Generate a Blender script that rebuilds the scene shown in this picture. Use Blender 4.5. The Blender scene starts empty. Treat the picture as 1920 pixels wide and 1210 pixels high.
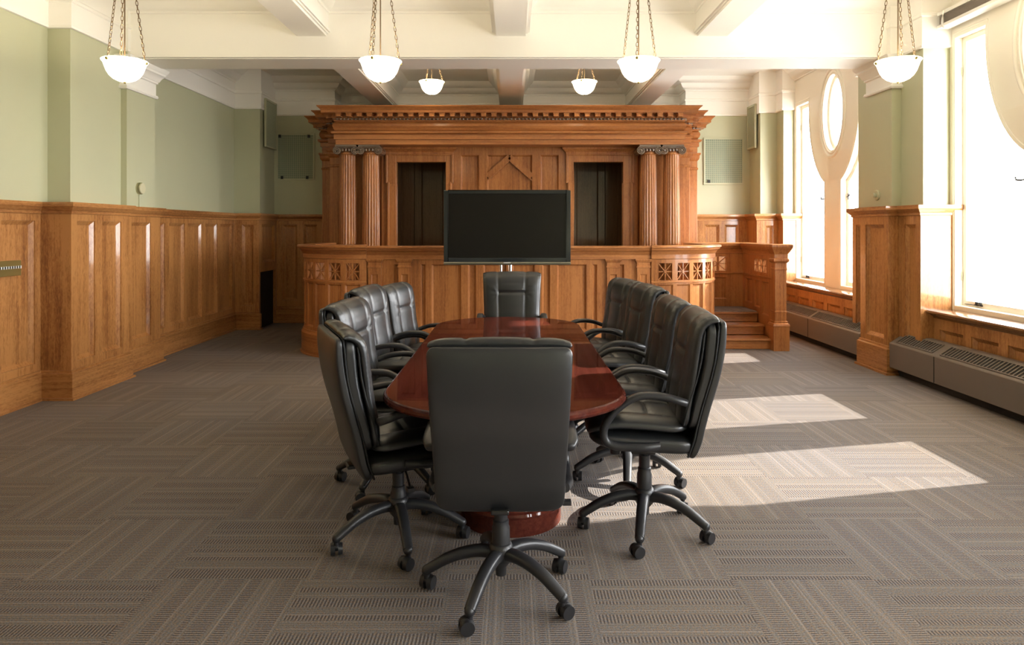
import bpy, bmesh, math, random
from mathutils import Vector, Matrix
random.seed(7)
PI = math.pi
SC = bpy.context.scene
COL = SC.collection
R = math.radians

# ------------------------------------------------------------------ materials
def new_mat(name):
    m = bpy.data.materials.new(name); m.use_nodes = True
    nt = m.node_tree
    return m, nt, nt.nodes['Principled BSDF']

def lk(nt, a, b): nt.links.new(a, b)

def plain(name, col, rough=.5, metal=0., spec=.5, coat=0., coat_rough=.1, bump=0., bscale=200., var=0.):
    m, nt, b = new_mat(name)
    b.inputs['Base Color'].default_value = (*col, 1)
    b.inputs['Roughness'].default_value = rough
    b.inputs['Metallic'].default_value = metal
    b.inputs['Specular IOR Level'].default_value = spec
    b.inputs['Coat Weight'].default_value = coat
    b.inputs['Coat Roughness'].default_value = coat_rough
    if bump or var:
        tc = nt.nodes.new('ShaderNodeTexCoord')
        n = nt.nodes.new('ShaderNodeTexNoise'); n.inputs['Scale'].default_value = bscale
        n.inputs['Detail'].default_value = 3
        lk(nt, tc.outputs['Object'], n.inputs['Vector'])
        if bump:
            bp = nt.nodes.new('ShaderNodeBump'); bp.inputs['Strength'].default_value = bump
            bp.inputs['Distance'].default_value = .002
            lk(nt, n.outputs['Fac'], bp.inputs['Height']); lk(nt, bp.outputs['Normal'], b.inputs['Normal'])
        if var:
            n2 = nt.nodes.new('ShaderNodeTexNoise'); n2.inputs['Scale'].default_value = 1.5
            lk(nt, tc.outputs['Object'], n2.inputs['Vector'])
            mx = nt.nodes.new('ShaderNodeMix'); mx.data_type = 'RGBA'
            mx.inputs[6].default_value = (*[c * (1 - var) for c in col], 1)
            mx.inputs[7].default_value = (*[min(1, c * (1 + var)) for c in col], 1)
            lk(nt, n2.outputs['Fac'], mx.inputs[0]); lk(nt, mx.outputs[2], b.inputs['Base Color'])
    return m

def wood(name, dark, mid, light, axis='z', rough=.36, coat=.55, flake=.25, coat_rough=.08, spec=.2):
    """Quarter-sawn oak / mahogany: long grain plus short cross flecks, grain along AXIS."""
    m, nt, b = new_mat(name)
    tc = nt.nodes.new('ShaderNodeTexCoord')
    def nz(sc, detail, rough_=.6, dist=0.):
        mp = nt.nodes.new('ShaderNodeMapping'); mp.inputs['Scale'].default_value = sc
        n = nt.nodes.new('ShaderNodeTexNoise'); n.inputs['Scale'].default_value = 1
        n.inputs['Detail'].default_value = detail; n.inputs['Roughness'].default_value = rough_
        n.inputs['Distortion'].default_value = dist
        lk(nt, tc.outputs['Object'], mp.inputs['Vector']); lk(nt, mp.outputs['Vector'], n.inputs['Vector'])
        return n.outputs['Fac']
    def ax(a, c):
        return {'z': (a, a, c), 'x': (c, a, a), 'y': (a, c, a), 'h': (c, c, a)}[axis]
    grain = nz(ax(38, 1.1), 5, .65, .4)
    fleck = nz(ax(70, 22), 2, .5, .8)
    broad = nz(ax(4.2, .8), 2, .5)
    def math_(op, a, bv):
        k = nt.nodes.new('ShaderNodeMath'); k.operation = op
        for i, v in enumerate((a, bv)):
            if isinstance(v, (int, float)): k.inputs[i].default_value = v
            else: lk(nt, v, k.inputs[i])
        return k.outputs[0]
    f = math_('ADD', math_('MULTIPLY', grain, .62 - flake * .5), math_('ADD', math_('MULTIPLY', fleck, flake), math_('MULTIPLY', broad, .38 + 0)))
    rp = nt.nodes.new('ShaderNodeValToRGB')
    e = rp.color_ramp.elements
    e[0].position = .36; e[0].color = (*dark, 1); e[1].position = .64; e[1].color = (*light, 1)
    k = e.new(.5); k.color = (*mid, 1)
    lk(nt, f, rp.inputs['Fac']); lk(nt, rp.outputs['Color'], b.inputs['Base Color'])
    b.inputs['Roughness'].default_value = rough
    b.inputs['Coat Weight'].default_value = coat; b.inputs['Coat Roughness'].default_value = coat_rough
    b.inputs['Specular IOR Level'].default_value = spec
    return m

OD, OM, OL = (.14, .051, .016), (.275, .112, .034), (.43, .20, .066)
BD, BM, BL = (.155, .053, .016), (.29, .106, .032), (.42, .168, .052)
M = {}
M['oak'] = wood('oak', OD, OM, OL, 'z', flake=.34)
M['oak_rail'] = wood('oak_rail', OD, OM, OL, 'h', flake=.3)
M['bench_oak'] = wood('bench_oak', BD, BM, BL, 'z', coat=.3, coat_rough=.14)
M['bench_rail'] = wood('bench_rail', BD, BM, BL, 'h', coat=.3, coat_rough=.14)
M['sill_oak'] = wood('sill_oak', (.10, .045, .018), (.16, .075, .03), (.22, .11, .045), 'h', rough=.22, coat=.9, coat_rough=.08)
M['mahogany'] = wood('mahogany', (.042, .0095, .0065), (.068, .0150, .010), (.10, .024, .015), 'y', rough=.5, coat=.55, flake=.12, coat_rough=.03, spec=0.)
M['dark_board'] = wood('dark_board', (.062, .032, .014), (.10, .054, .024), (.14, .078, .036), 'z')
M['green'] = plain('sage_wall_paint', (.465, .468, .308), .42, var=.03, bump=.05, bscale=60)
M['cream'] = plain('cream_plaster', (.86, .835, .76), .5)
M['white'] = plain('white_gloss_paint', (.82, .77, .65), .3)
M['grille_green'] = plain('green_grille_cloth', (.22, .27, .19), .6)
M['hinge'] = plain('dark_hinge_metal', (.03, .03, .03), .4, .6)
M['leather'] = plain('black_leather', (.0125, .0138, .015), .36, spec=.8, bump=.12, bscale=420)
M['seam'] = plain('black_stitching', (.006, .006, .006), .7)
M['plastic'] = plain('black_plastic', (.022, .022, .024), .36, spec=.5)
M['caster'] = plain('caster_plastic', (.016, .016, .018), .42)
M['chrome'] = plain('chrome', (.8, .8, .8), .12, 1)
M['steel'] = plain('dark_steel', (.05, .05, .05), .3, .8)
M['screen'] = plain('screen_black', (.007, .006, .005), .25, spec=.22)
M['bezel'] = plain('gloss_black_bezel', (.012, .014, .016), .12, spec=.6)
M['trim_bar'] = plain('bronze_trim_bar', (.22, .20, .15), .28, .8)
M['mark'] = plain('pale_mark', (.6, .6, .58), .4)
M['heater'] = plain('taupe_enamel', (.145, .118, .094), .42)
M['heater_dark'] = plain('heater_shade_joint', (.012, .011, .01), .7)  # near-black paints in the shade of the slots; also joints and plinth
M['brass'] = plain('aged_brass', (.35, .28, .10), .35, .85)
M['bronze'] = plain('bronze_chain', (.16, .10, .05), .4, .7)
M['black'] = plain('opening_shade_black', (.004, .004, .004), .8)  # near-black that paints the shade inside openings and holes
M['beige'] = plain('beige_plastic', (.55, .52, .34), .5)
M['blind'] = plain('blind_fabric', (.20, .16, .13), .7)
M['blind_rail'] = plain('blind_rail_white', (.72, .69, .62), .4)
M['capital'] = plain('dark_carved_oak', (.13, .08, .05), .2, spec=.6, coat=.8)

# glass panes (thin clear sheet) and the oval, its frosting added to block direct sun
def glass(name, frosted=False):
    m = bpy.data.materials.new(name); m.use_nodes = True; nt = m.node_tree
    for n in list(nt.nodes): nt.nodes.remove(n)
    out = nt.nodes.new('ShaderNodeOutputMaterial')
    mx = nt.nodes.new('ShaderNodeMixShader')
    if frosted:
        a = nt.nodes.new('ShaderNodeBsdfTranslucent'); a.inputs['Color'].default_value = (.75, .75, .74, 1)
        g = nt.nodes.new('ShaderNodeBsdfGlossy'); g.inputs['Roughness'].default_value = .3
        mx.inputs[0].default_value = .04
    else:
        a = nt.nodes.new('ShaderNodeBsdfTransparent'); a.inputs['Color'].default_value = (.98, .98, .98, 1)
        g = nt.nodes.new('ShaderNodeBsdfGlossy'); g.inputs['Roughness'].default_value = .02
        mx.inputs[0].default_value = .05
    lk(nt, a.outputs[0], mx.inputs[1]); lk(nt, g.outputs[0], mx.inputs[2]); lk(nt, mx.outputs[0], out.inputs[0])
    return m
M['glass'] = glass('window_glass'); M['frosted'] = glass('sun_block_glass', True)

def lamp_glass():
    m, nt, b = new_mat('opal_lamp_glass')
    b.inputs['Base Color'].default_value = (.9, .86, .76, 1); b.inputs['Roughness'].default_value = .25
    b.inputs['Emission Color'].default_value = (1, .84, .56, 1); b.inputs['Emission Strength'].default_value = LAMP_E
    return m
LAMP_E = 2.4
M['lamp'] = lamp_glass()

def carpet():
    m, nt, b = new_mat('carpet_tiles')
    tc = nt.nodes.new('ShaderNodeTexCoord'); sp = nt.nodes.new('ShaderNodeSeparateXYZ')
    lk(nt, tc.outputs['Object'], sp.inputs[0])
    def mt(op, a, bv=0., c=0.):
        k = nt.nodes.new('ShaderNodeMath'); k.operation = op
        for i, v in enumerate((a, bv, c)):
            if isinstance(v, (int, float)): k.inputs[i].default_value = v
            else: lk(nt, v, k.inputs[i])
        return k.outputs[0]
    T = .61
    gx = mt('DIVIDE', mt('ADD', sp.outputs[0], .28), T); gy = mt('DIVIDE', mt('SUBTRACT', sp.outputs[1], 2.94), T)
    ix, iy = mt('FLOOR', gx), mt('FLOOR', gy)
    fx, fy = mt('SUBTRACT', gx, ix), mt('SUBTRACT', gy, iy)
    par = mt('FLOORED_MODULO', mt('ADD', ix, iy), 2.)          # 0: bands run along x
    def sel(a0, a1): return mt('ADD', mt('MULTIPLY', a0, mt('SUBTRACT', 1., par)), mt('MULTIPLY', a1, par))
    t = sel(fy, fx)      # across the bands
    s = sel(fx, fy)      # along the bands
    wn = nt.nodes.new('ShaderNodeTexWhiteNoise'); wn.noise_dimensions = '2D'
    cb = nt.nodes.new('ShaderNodeCombineXYZ'); lk(nt, ix, cb.inputs[0]); lk(nt, iy, cb.inputs[1])
    lk(nt, cb.outputs[0], wn.inputs['Vector'])
    rnd = wn.outputs['Value']
    # wide bands
    n1 = nt.nodes.new('ShaderNodeTexNoise'); n1.noise_dimensions = '1D'; n1.inputs['Detail'].default_value = 1
    n1.inputs['Scale'].default_value = 1
    lk(nt, mt('ADD', mt('MULTIPLY', t, 7.5), mt('MULTIPLY', rnd, 40.)), n1.inputs['W'])
    band = n1.outputs['Fac']
    isrib = nt.nodes.new('ShaderNodeMapRange'); isrib.inputs[1].default_value = .49; isrib.inputs[2].default_value = .53
    lk(nt, band, isrib.inputs[0]); rib = isrib.outputs[0]
    # ribs: short ticks across the band
    tick = mt('MULTIPLY_ADD', mt('SINE', mt('MULTIPLY', s, 2 * PI * 44)), .5, .5)
    # fine lines along the band
    line = mt('MULTIPLY_ADD', mt('SINE', mt('MULTIPLY', t, 2 * PI * 38)), .5, .5)
    n2 = nt.nodes.new('ShaderNodeTexNoise'); n2.noise_dimensions = '1D'; n2.inputs['Detail'].default_value = 0
    n2.inputs['Scale'].default_value = 1
    lk(nt, mt('ADD', mt('MULTIPLY', t, 52.), mt('MULTIPLY', rnd, 90.)), n2.inputs['W'])
    lm = nt.nodes.new('ShaderNodeMapRange'); lm.inputs[1].default_value = .66; lm.inputs[2].default_value = .70
    lk(nt, n2.outputs['Fac'], lm.inputs[0])
    lite = mt('MULTIPLY', lm.outputs[0], mt('SUBTRACT', 1., rib))
    fz = nt.nodes.new('ShaderNodeTexNoise'); fz.inputs['Scale'].default_value = 170; fz.inputs['Detail'].default_value = 2
    lk(nt, tc.outputs['Object'], fz.inputs['Vector'])
    big = nt.nodes.new('ShaderNodeTexNoise'); big.inputs['Scale'].default_value = .7
    lk(nt, tc.outputs['Object'], big.inputs['Vector'])
    # value
    v_rib = mt('MULTIPLY_ADD', tick, .50, -.02)
    v_pl = mt('ADD', mt('MULTIPLY_ADD', line, .10, .24), mt('MULTIPLY', lite, .17))
    v = mt('ADD', mt('MULTIPLY', v_rib, rib), mt('MULTIPLY', v_pl, mt('SUBTRACT', 1., rib)))
    v = mt('ADD', v, mt('MULTIPLY', mt('SUBTRACT', fz.outputs['Fac'], .5), .85))
    v = mt('ADD', v, mt('MULTIPLY', mt('SUBTRACT', rnd, .5), .08))
    rp = nt.nodes.new('ShaderNodeValToRGB'); e = rp.color_ramp.elements
    e[0].position = 0.; e[0].color = (.080, .070, .066, 1)
    e[1].position = .9; e[1].color = (.44, .39, .335, 1)
    k = e.new(.32); k.color = (.20, .176, .159, 1)
    lk(nt, v, rp.inputs['Fac'])
    hu = nt.nodes.new('ShaderNodeMix'); hu.data_type = 'RGBA'; hu.blend_type = 'MULTIPLY'
    hu.inputs[0].default_value = 1
    r2 = nt.nodes.new('ShaderNodeValToRGB'); e2 = r2.color_ramp.elements
    e2[0].position = .35; e2[0].color = (1, .95, .87, 1); e2[1].position = .65; e2[1].color = (.93, .95, 1, 1)
    lk(nt, big.outputs['Fac'], r2.inputs['Fac'])
    lk(nt, rp.outputs[0], hu.inputs[6]); lk(nt, r2.outputs[0], hu.inputs[7])
    fl = nt.nodes.new('ShaderNodeTexNoise'); fl.inputs['Scale'].default_value = 95; fl.inputs['Detail'].default_value = 1
    lk(nt, tc.outputs['Object'], fl.inputs['Vector'])
    r3 = nt.nodes.new('ShaderNodeValToRGB'); e3 = r3.color_ramp.elements
    e3[0].position = .36; e3[0].color = (1.12, .96, .82, 1); e3[1].position = .64; e3[1].color = (.88, .96, 1.10, 1)
    k3 = e3.new(.5); k3.color = (1, 1, 1, 1)
    lk(nt, fl.outputs['Fac'], r3.inputs['Fac'])
    h3 = nt.nodes.new('ShaderNodeMix'); h3.data_type = 'RGBA'; h3.blend_type = 'MULTIPLY'; h3.inputs[0].default_value = 1
    lk(nt, hu.outputs[2], h3.inputs[6]); lk(nt, r3.outputs[0], h3.inputs[7])
    lk(nt, h3.outputs[2], b.inputs['Base Color'])
    b.inputs['Roughness'].default_value = .95; b.inputs['Specular IOR Level'].default_value = .15
    bp = nt.nodes.new('ShaderNodeBump'); bp.inputs['Strength'].default_value = .35; bp.inputs['Distance'].default_value = .003
    lk(nt, v, bp.inputs['Height']); lk(nt, bp.outputs['Normal'], b.inputs['Normal'])
    return m
M['carpet'] = carpet()

# ------------------------------------------------------------------ mesh builder
class MB:
    def __init__(s): s.v = []; s.f = []
    def add(s, vs, fs):
        o = len(s.v); s.v += [tuple(v) for v in vs]; s.f += [tuple(i + o for i in f) for f in fs]
    def quad(s, a, b, c, d): s.add([a, b, c, d], [(0, 1, 2, 3)])
    def box(s, x0, x1, y0, y1, z0, z1, mat=None):
        vs = [(x, y, z) for z in (z0, z1) for y in (y0, y1) for x in (x0, x1)]
        if mat is not None: vs = [mat @ Vector(v) for v in vs]
        s.add(vs, [(0, 2, 3, 1), (4, 5, 7, 6), (0, 1, 5, 4), (2, 6, 7, 3), (0, 4, 6, 2), (1, 3, 7, 5)])
    def lathe(s, prof, c=(0, 0, 0), n=32, flute=None, cap=True):
        """prof: list of (r, z), revolved about the vertical through c"""
        vs, fs = [], []
        for r, z in prof:
            for i in range(n):
                a = 2 * PI * i / n
                rr = r * (1 - flute(a, z)) if flute else r
                vs.append((c[0] + rr * math.cos(a), c[1] + rr * math.sin(a), c[2] + z))
        for j in range(len(prof) - 1):
            for i in range(n):
                k = (i + 1) % n
                fs.append((j * n + i, j * n + k, (j + 1) * n + k, (j + 1) * n + i))
        if cap:
            fs.append(tuple(range(n - 1, -1, -1))); fs.append(tuple((len(prof) - 1) * n + i for i in range(n)))
        s.add(vs, fs)
    def cyl(s, p0, p1, r0, r1=None, n=16):
        p0, p1 = Vector(p0), Vector(p1); r1 = r0 if r1 is None else r1
        d = (p1 - p0).normalized(); a = d.orthogonal().normalized(); b = d.cross(a)
        vs = [p + r * (math.cos(2 * PI * i / n) * a + math.sin(2 * PI * i / n) * b) for p, r in ((p0, r0), (p1, r1)) for i in range(n)]
        fs = [(i, (i + 1) % n, n + (i + 1) % n, n + i) for i in range(n)] + [tuple(range(n - 1, -1, -1)), tuple(range(n, 2 * n))]
        s.add(vs, fs)
    def tube(s, pts, ra, rb=None, n=12, up=(0, 0, 1), closed=False, flat=2.0):
        """section half-size ra across, rb along UP-ish normal; ra/rb may be lists"""
        pts = [Vector(p) for p in pts]; m = len(pts)
        rb = ra if rb is None else rb
        A = ra if isinstance(ra, (list, tuple)) else [ra] * m
        B = rb if isinstance(rb, (list, tuple)) else [rb] * m
        vs, fs = [], []
        for j, p in enumerate(pts):
            if closed: t = pts[(j + 1) % m] - pts[j - 1]
            else: t = pts[min(j + 1, m - 1)] - pts[max(j - 1, 0)]
            t.normalize(); u = Vector(up); side = t.cross(u)
            if side.length < 1e-4: side = t.orthogonal()
            side.normalize(); u = side.cross(t).normalized()
            for i in range(n):
                a = 2 * PI * i / n; c, q = math.cos(a), math.sin(a)
                c = math.copysign(abs(c) ** (2 / flat), c); q = math.copysign(abs(q) ** (2 / flat), q)
                vs.append(p + side * (A[j] * c) + u * (B[j] * q))
        for j in range(m if closed else m - 1):
            for i in range(n):
                k = (i + 1) % n; J = (j + 1) % m
                fs.append((j * n + i, j * n + k, J * n + k, J * n + i))
        if not closed:
            fs.append(tuple(range(n - 1, -1, -1))); fs.append(tuple((m - 1) * n + i for i in range(n)))
        s.add(vs, fs)
    def sweep(s, path, prof, closed=False, capends=False):
        """prof (offset to the right of travel, z) swept along a plan path with mitred corners"""
        n = len(path); rows = []
        P = [Vector(p) for p in path]
        def nrm(a, b):
            d = (b - a).normalized(); return Vector((d.y, -d.x))
        for i in range(n):
            if closed: n1, n2 = nrm(P[i - 1], P[i]), nrm(P[i], P[(i + 1) % n])
            else:
                n1 = nrm(P[i - 1], P[i]) if i else nrm(P[0], P[1])
                n2 = nrm(P[i], P[i + 1]) if i < n - 1 else n1
            m = (n1 + n2) / max(.2, 1 + n1.dot(n2))
            rows.append([(P[i].x + m.x * (o or .0015), P[i].y + m.y * (o or .0015), z) for o, z in prof])
        k = len(prof)
        vs = [v for r in rows for v in r]; fs = []
        for i in range(n if closed else n - 1):
            j = (i + 1) % n
            for q in range(k - 1):
                fs.append((i * k + q, j * k + q, j * k + q + 1, i * k + q + 1))
        if capends and not closed:
            fs.append(tuple(range(k))); fs.append(tuple((n - 1) * k + q for q in range(k - 1, -1, -1)))
        s.add(vs, fs)
    def sphere(s, c, r, n=10, m=6, sc=(1, 1, 1)):
        vs, fs = [], []
        for j in range(m + 1):
            th = PI * j / m
            for i in range(n):
                a = 2 * PI * i / n
                vs.append((c[0] + sc[0] * r * math.sin(th) * math.cos(a), c[1] + sc[1] * r * math.sin(th) * math.sin(a), c[2] + sc[2] * r * math.cos(th)))
        for j in range(m):
            for i in range(n):
                k = (i + 1) % n; fs.append((j * n + i, (j + 1) * n + i, (j + 1) * n + k, j * n + k))
        s.add(vs, fs)
    def build(s, name, mat, parent=None, smooth=None, bevel=0., weld=True, fix=True, loc=None):
        me = bpy.data.meshes.new(name)
        me.from_pydata([tuple(v) for v in s.v], [], s.f)
        bm = bmesh.new(); bm.from_mesh(me)
        if weld: bmesh.ops.remove_doubles(bm, verts=bm.verts, dist=1e-5)
        if fix: bmesh.ops.recalc_face_normals(bm, faces=bm.faces)
        bm.to_mesh(me); bm.free()
        mats = mat if isinstance(mat, (list, tuple)) else [mat]
        for q in mats: me.materials.append(q)
        o = bpy.data.objects.new(name, me); COL.objects.link(o)
        if parent is not None: o.parent = parent
        if loc is not None: o.location = loc
        if smooth is not None:
            me.polygons.foreach_set('use_smooth', [True] * len(me.polygons))
            try: me.set_sharp_from_angle(angle=R(smooth))
            except Exception: pass
        if bevel:
            bv = o.modifiers.new('edge', 'BEVEL'); bv.width = bevel; bv.segments = 2; bv.limit_method = 'ANGLE'; bv.angle_limit = R(40)
            bv.harden_normals = False
        return o

def panel_sheet(mb, mp, u0, u1, v0, v1, rects=(), depth=.02, ch=.02, du=None, holes=(), th=.05, back=False):
    """A panelled board: frame at n=0, each rect recessed with a moulded chamfer, each hole cut through. mp(u, v, n) -> xyz"""
    us = {u0, u1}; vs = {v0, v1}
    for a, b, c, d in list(rects) + list(holes): us |= {a, b}; vs |= {c, d}
    if du:
        k = max(1, int(math.ceil((u1 - u0) / du)))
        us |= {u0 + (u1 - u0) * i / k for i in range(k + 1)}
    us, vs = sorted(us), sorted(vs)
    allr = list(rects) + list(holes)
    for i in range(len(us) - 1):
        for j in range(len(vs) - 1):
            a, b, c, d = us[i], us[i + 1], vs[j], vs[j + 1]
            if b - a < 1e-6 or d - c < 1e-6: continue
            um, vm = (a + b) / 2, (c + d) / 2
            if any(r[0] < um < r[1] and r[2] < vm < r[3] for r in allr):
                if back and not any(r[0] < um < r[1] and r[2] < vm < r[3] for r in holes):
                    mb.quad(mp(a, c, -th), mp(b, c, -th), mp(b, d, -th), mp(a, d, -th))
                continue
            mb.quad(mp(a, c, 0), mp(b, c, 0), mp(b, d, 0), mp(a, d, 0))
            if back: mb.quad(mp(a, c, -th), mp(b, c, -th), mp(b, d, -th), mp(a, d, -th))
    def subs(a, b): return [a] + [x for x in us if a + 1e-6 < x < b - 1e-6] + [b]
    for a, b, c, d in rects:
        # two-step moulding: small bead then slope
        st = [(0, 0), (ch * .04, -depth * .30), (ch * .12, -depth * .30), (ch * .90, -depth * .96), (ch, -depth)]
        ul = subs(a, b)
        for (i0, n0), (i1, n1) in zip(st, st[1:]):
            def cl(x, ins): return min(max(x, a + ins), b - ins)
            for p, q in zip(ul, ul[1:]):
                mb.quad(mp(cl(p, i0), c + i0, n0), mp(cl(q, i0), c + i0, n0), mp(cl(q, i1), c + i1, n1), mp(cl(p, i1), c + i1, n1))
                mb.quad(mp(cl(p, i0), d - i0, n0), mp(cl(q, i0), d - i0, n0), mp(cl(q, i1), d - i1, n1), mp(cl(p, i1), d - i1, n1))
            mb.quad(mp(a + i0, c + i0, n0), mp(a + i0, d - i0, n0), mp(a + i1, d - i1, n1), mp(a + i1, c + i1, n1))
            mb.quad(mp(b - i0, c + i0, n0), mp(b - i0, d - i0, n0), mp(b - i1, d - i1, n1), mp(b - i1, c + i1, n1))
        ul2 = [min(max(x, a + ch), b - ch) for x in ul]
        for p, q in zip(ul2, ul2[1:]):
            if q - p > 1e-6: mb.quad(mp(p, c + ch, -depth), mp(q, c + ch, -depth), mp(q, d - ch, -depth), mp(p, d - ch, -depth))
    for a, b, c, d in holes:
        ul = subs(a, b)
        for p, q in zip(ul, ul[1:]):
            for v in (c, d): mb.quad(mp(p, v, 0), mp(q, v, 0), mp(q, v, -th), mp(p, v, -th))
        for u in (a, b): mb.quad(mp(u, c, 0), mp(u, d, 0), mp(u, d, -th), mp(u, c, -th))

def seg_map(p0, p1):
    """mapper for a vertical board from p0 to p1 (room to the right of travel); u = distance from p0"""
    p0, p1 = Vector(p0), Vector(p1); d = (p1 - p0).normalized(); n = Vector((d.y, -d.x))
    return lambda u, v, w: (p0.x + d.x * u + n.x * w, p0.y + d.y * u + n.y * w, v)

# ------------------------------------------------------------------ objects
def tag(o, label=None, cat=None, group=None, kind=None):
    if label: o['label'] = label
    if cat: o['category'] = cat
    if group: o['group'] = group
    if kind: o['kind'] = kind
    return o
def thing(name, label, cat, loc=(0, 0, 0), rz=0., group=None):
    o = bpy.data.objects.new(name, None); COL.objects.link(o)
    o.empty_display_size = .1
    o.location = loc; o.rotation_euler = (0, 0, rz)
    return tag(o, label, cat, group)
def struct(o, label, cat): return tag(o, label, cat, None, 'structure')
KIDS = {}
def kids(o): return [c for c in bpy.data.objects if c.parent == o]
def copy_tree(o, parent=None):
    c = o.copy(); COL.objects.link(c)
    if parent is not None: c.parent = parent
    for ch in kids(o): copy_tree(ch, c)
    return c
def flat_shape(name, splines, z0, z1, mat, mp, parent=None, bevel=0., smooth=None):
    """2-D outlines with holes filled and given thickness; mp maps (x, y, z) to the world"""
    cu = bpy.data.curves.new(name + '_outline', 'CURVE'); cu.dimensions = '2D'; cu.fill_mode = 'BOTH'
    for pts in splines:
        sp = cu.splines.new('POLY'); sp.points.add(len(pts) - 1); sp.use_cyclic_u = True
        for i, p in enumerate(pts): sp.points[i].co = (p[0], p[1], 0, 1)
    cu.extrude = (z1 - z0) / 2; cu.bevel_depth = bevel; cu.bevel_resolution = 1
    t = bpy.data.objects.new(name, cu); COL.objects.link(t)
    dg = bpy.context.evaluated_depsgraph_get()
    me = bpy.data.meshes.new_from_object(t.evaluated_get(dg))
    bpy.data.objects.remove(t); bpy.data.curves.remove(cu)
    zc = (z0 + z1) / 2
    for v in me.vertices: v.co = mp(v.co.x, v.co.y, v.co.z + zc)
    bm = bmesh.new(); bm.from_mesh(me)
    bmesh.ops.remove_doubles(bm, verts=bm.verts, dist=1e-5); bmesh.ops.recalc_face_normals(bm, faces=bm.faces)
    bm.to_mesh(me); bm.free()
    me.materials.clear(); me.materials.append(mat)
    me.name = name
    o = bpy.data.objects.new(name, me); COL.objects.link(o)
    if parent is not None: o.parent = parent
    if smooth:
        me.polygons.foreach_set('use_smooth', [True] * len(me.polygons)); me.set_sharp_from_angle(angle=R(smooth))
    return o
GROUND = .42
SKY, SUN, BULB, EXPO = 9.3, 4.5, 6.5, 1.95
# ================================================================== ROOM SHELL
YB = -3.4
ZC = 3.98
mb = MB(); mb.box(-4.6, 4.8, YB - .2, 11.9, -.1, 0)
struct(mb.build('floor', M['carpet']), 'grey brown carpet tiles laid in alternating striped squares across the room', 'floor')
mb = MB(); mb.box(-4.6, 4.8, YB - .2, 11.9, ZC, ZC + .15)
struct(mb.build('ceiling', M['cream']), 'cream plaster coffered ceiling', 'ceiling')

# painted walls above the panelling
GL = [(-4.30, YB), (-4.30, 6.32), (-4.09, 6.32), (-4.09, 7.14), (-4.03, 7.14), (-4.03, 7.70), (-4.30, 7.70), (-4.30, 10.56), (-3.90, 10.56), (-3.90, 11.2)]
GB = [(-3.90, 11.2), (-2.93, 11.2), (-2.93, 11.6), (2.87, 11.6), (2.87, 11.2), (3.90, 11.2)]
GR0 = [(3.90, 11.2), (3.90, 10.72), (4.16, 10.72), (4.16, 10.46), (4.46, 10.46)]
PIERS = [7.36, 3.64, -.08]
WINS = [9.22, 5.50, 1.78, -1.94]
def pier_green(c): return [(4.46, c + .64), (4.06, c + .64), (4.06, c + .24), (3.96, c + .24), (3.96, c - .24), (4.06, c - .24), (4.06, c - .62), (4.46, c - .62)]
def pier_wood(c): return [(4.40, c + .68), (4.01, c + .68), (4.01, c + .28), (3.90, c + .28), (3.90, c - .28), (4.01, c - .28), (4.01, c - .66), (4.40, c - .66)]
WALLP = [(0, 0), (0, ZC)]
mb = MB(); mb.sweep(GL, [(0, 1.62), (0, ZC)]); mb.box(-4.62, -4.5, YB, 11.5, 0, ZC); mb.box(-4.5, -3.3, 11.3, 11.5, 0, ZC); struct(mb.build('wall_left', M['green'], fix=False), 'sage green painted wall on the left above oak panelling', 'wall')
mb = MB(); mb.sweep(GB, WALLP); struct(mb.build('wall_back', M['green'], fix=False), 'dim sage green wall behind the columned screen', 'wall')
mb = MB(); mb.sweep(GR0, WALLP)
for c in PIERS: mb.sweep(pier_green(c), WALLP)
mb.sweep([(4.46, -3.17), (4.06, -3.17), (4.06, YB)], WALLP)
struct(mb.build('wall_right', M['green'], fix=False), 'sage green piers between the tall right windows', 'wall')
mb = MB(); mb.sweep([(4.8, YB), (-4.6, YB)], WALLP)
struct(mb.build('wall_front', M['green'], fix=False), 'sage green wall behind the camera', 'wall')

# oak wainscot
ZT = 1.70
CAP = [(0, 1.645), (.012, 1.65), (.012, 1.672), (.022, 1.68), (.036, 1.70), (.048, 1.712), (.05, 1.735), (.046, 1.75), (-.22, 1.75)]
BASE = [(0, .262), (.010, .258), (.014, .240), (.028, .232), (.028, .024), (.046, .020), (.046, 0)]
def wains(mb, p0, p1, rects=(), holes=(), z0=.2, zt=ZT):
    """rects: (a, b, z0, z1) with a, b absolute along the board's main axis"""
    k = 1 if abs(p1[1] - p0[1]) > abs(p1[0] - p0[0]) else 0
    L = (Vector(p1) - Vector(p0)).length
    def cv(r):
        a, b = sorted((abs(r[0] - p0[k]), abs(r[1] - p0[k]))); return (a, b, r[2], r[3])
    panel_sheet(mb, seg_map(p0, p1), 0, L, z0, zt, [cv(r) for r in rects], holes=[cv(r) for r in holes], depth=.034, ch=.040)
WL = [(-4.17, YB), (-4.17, 6.04), (-3.90, 6.04), (-3.90, 6.95), (-4.02, 6.95), (-4.02, 7.80), (-4.17, 7.80), (-4.17, 10.28), (-3.81, 10.28), (-3.81, 11.05)]
PZ = (.33, 1.585)
mb = MB()
wains(mb, WL[0], WL[1], [(5.575 - .53 * i, 5.97 - .53 * i, *PZ) for i in range(12)])
wains(mb, WL[1], WL[2]); wains(mb, WL[2], WL[3], [(6.12, 6.385, *PZ), (6.50, 6.815, *PZ)])
wains(mb, WL[3], WL[4]); wains(mb, WL[4], WL[5], [(7.215, 7.60, *PZ)]); wains(mb, WL[5], WL[6])
wains(mb, WL[6], WL[7], [(7.88, 8.205, *PZ), (8.305, 8.70, *PZ), (8.79, 9.185, *PZ), (9.28, 9.665, *PZ), (9.76, 10.18, *PZ)])
wains(mb, WL[7], WL[8], [(-4.07, -3.895, .36, 1.58)])
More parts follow.
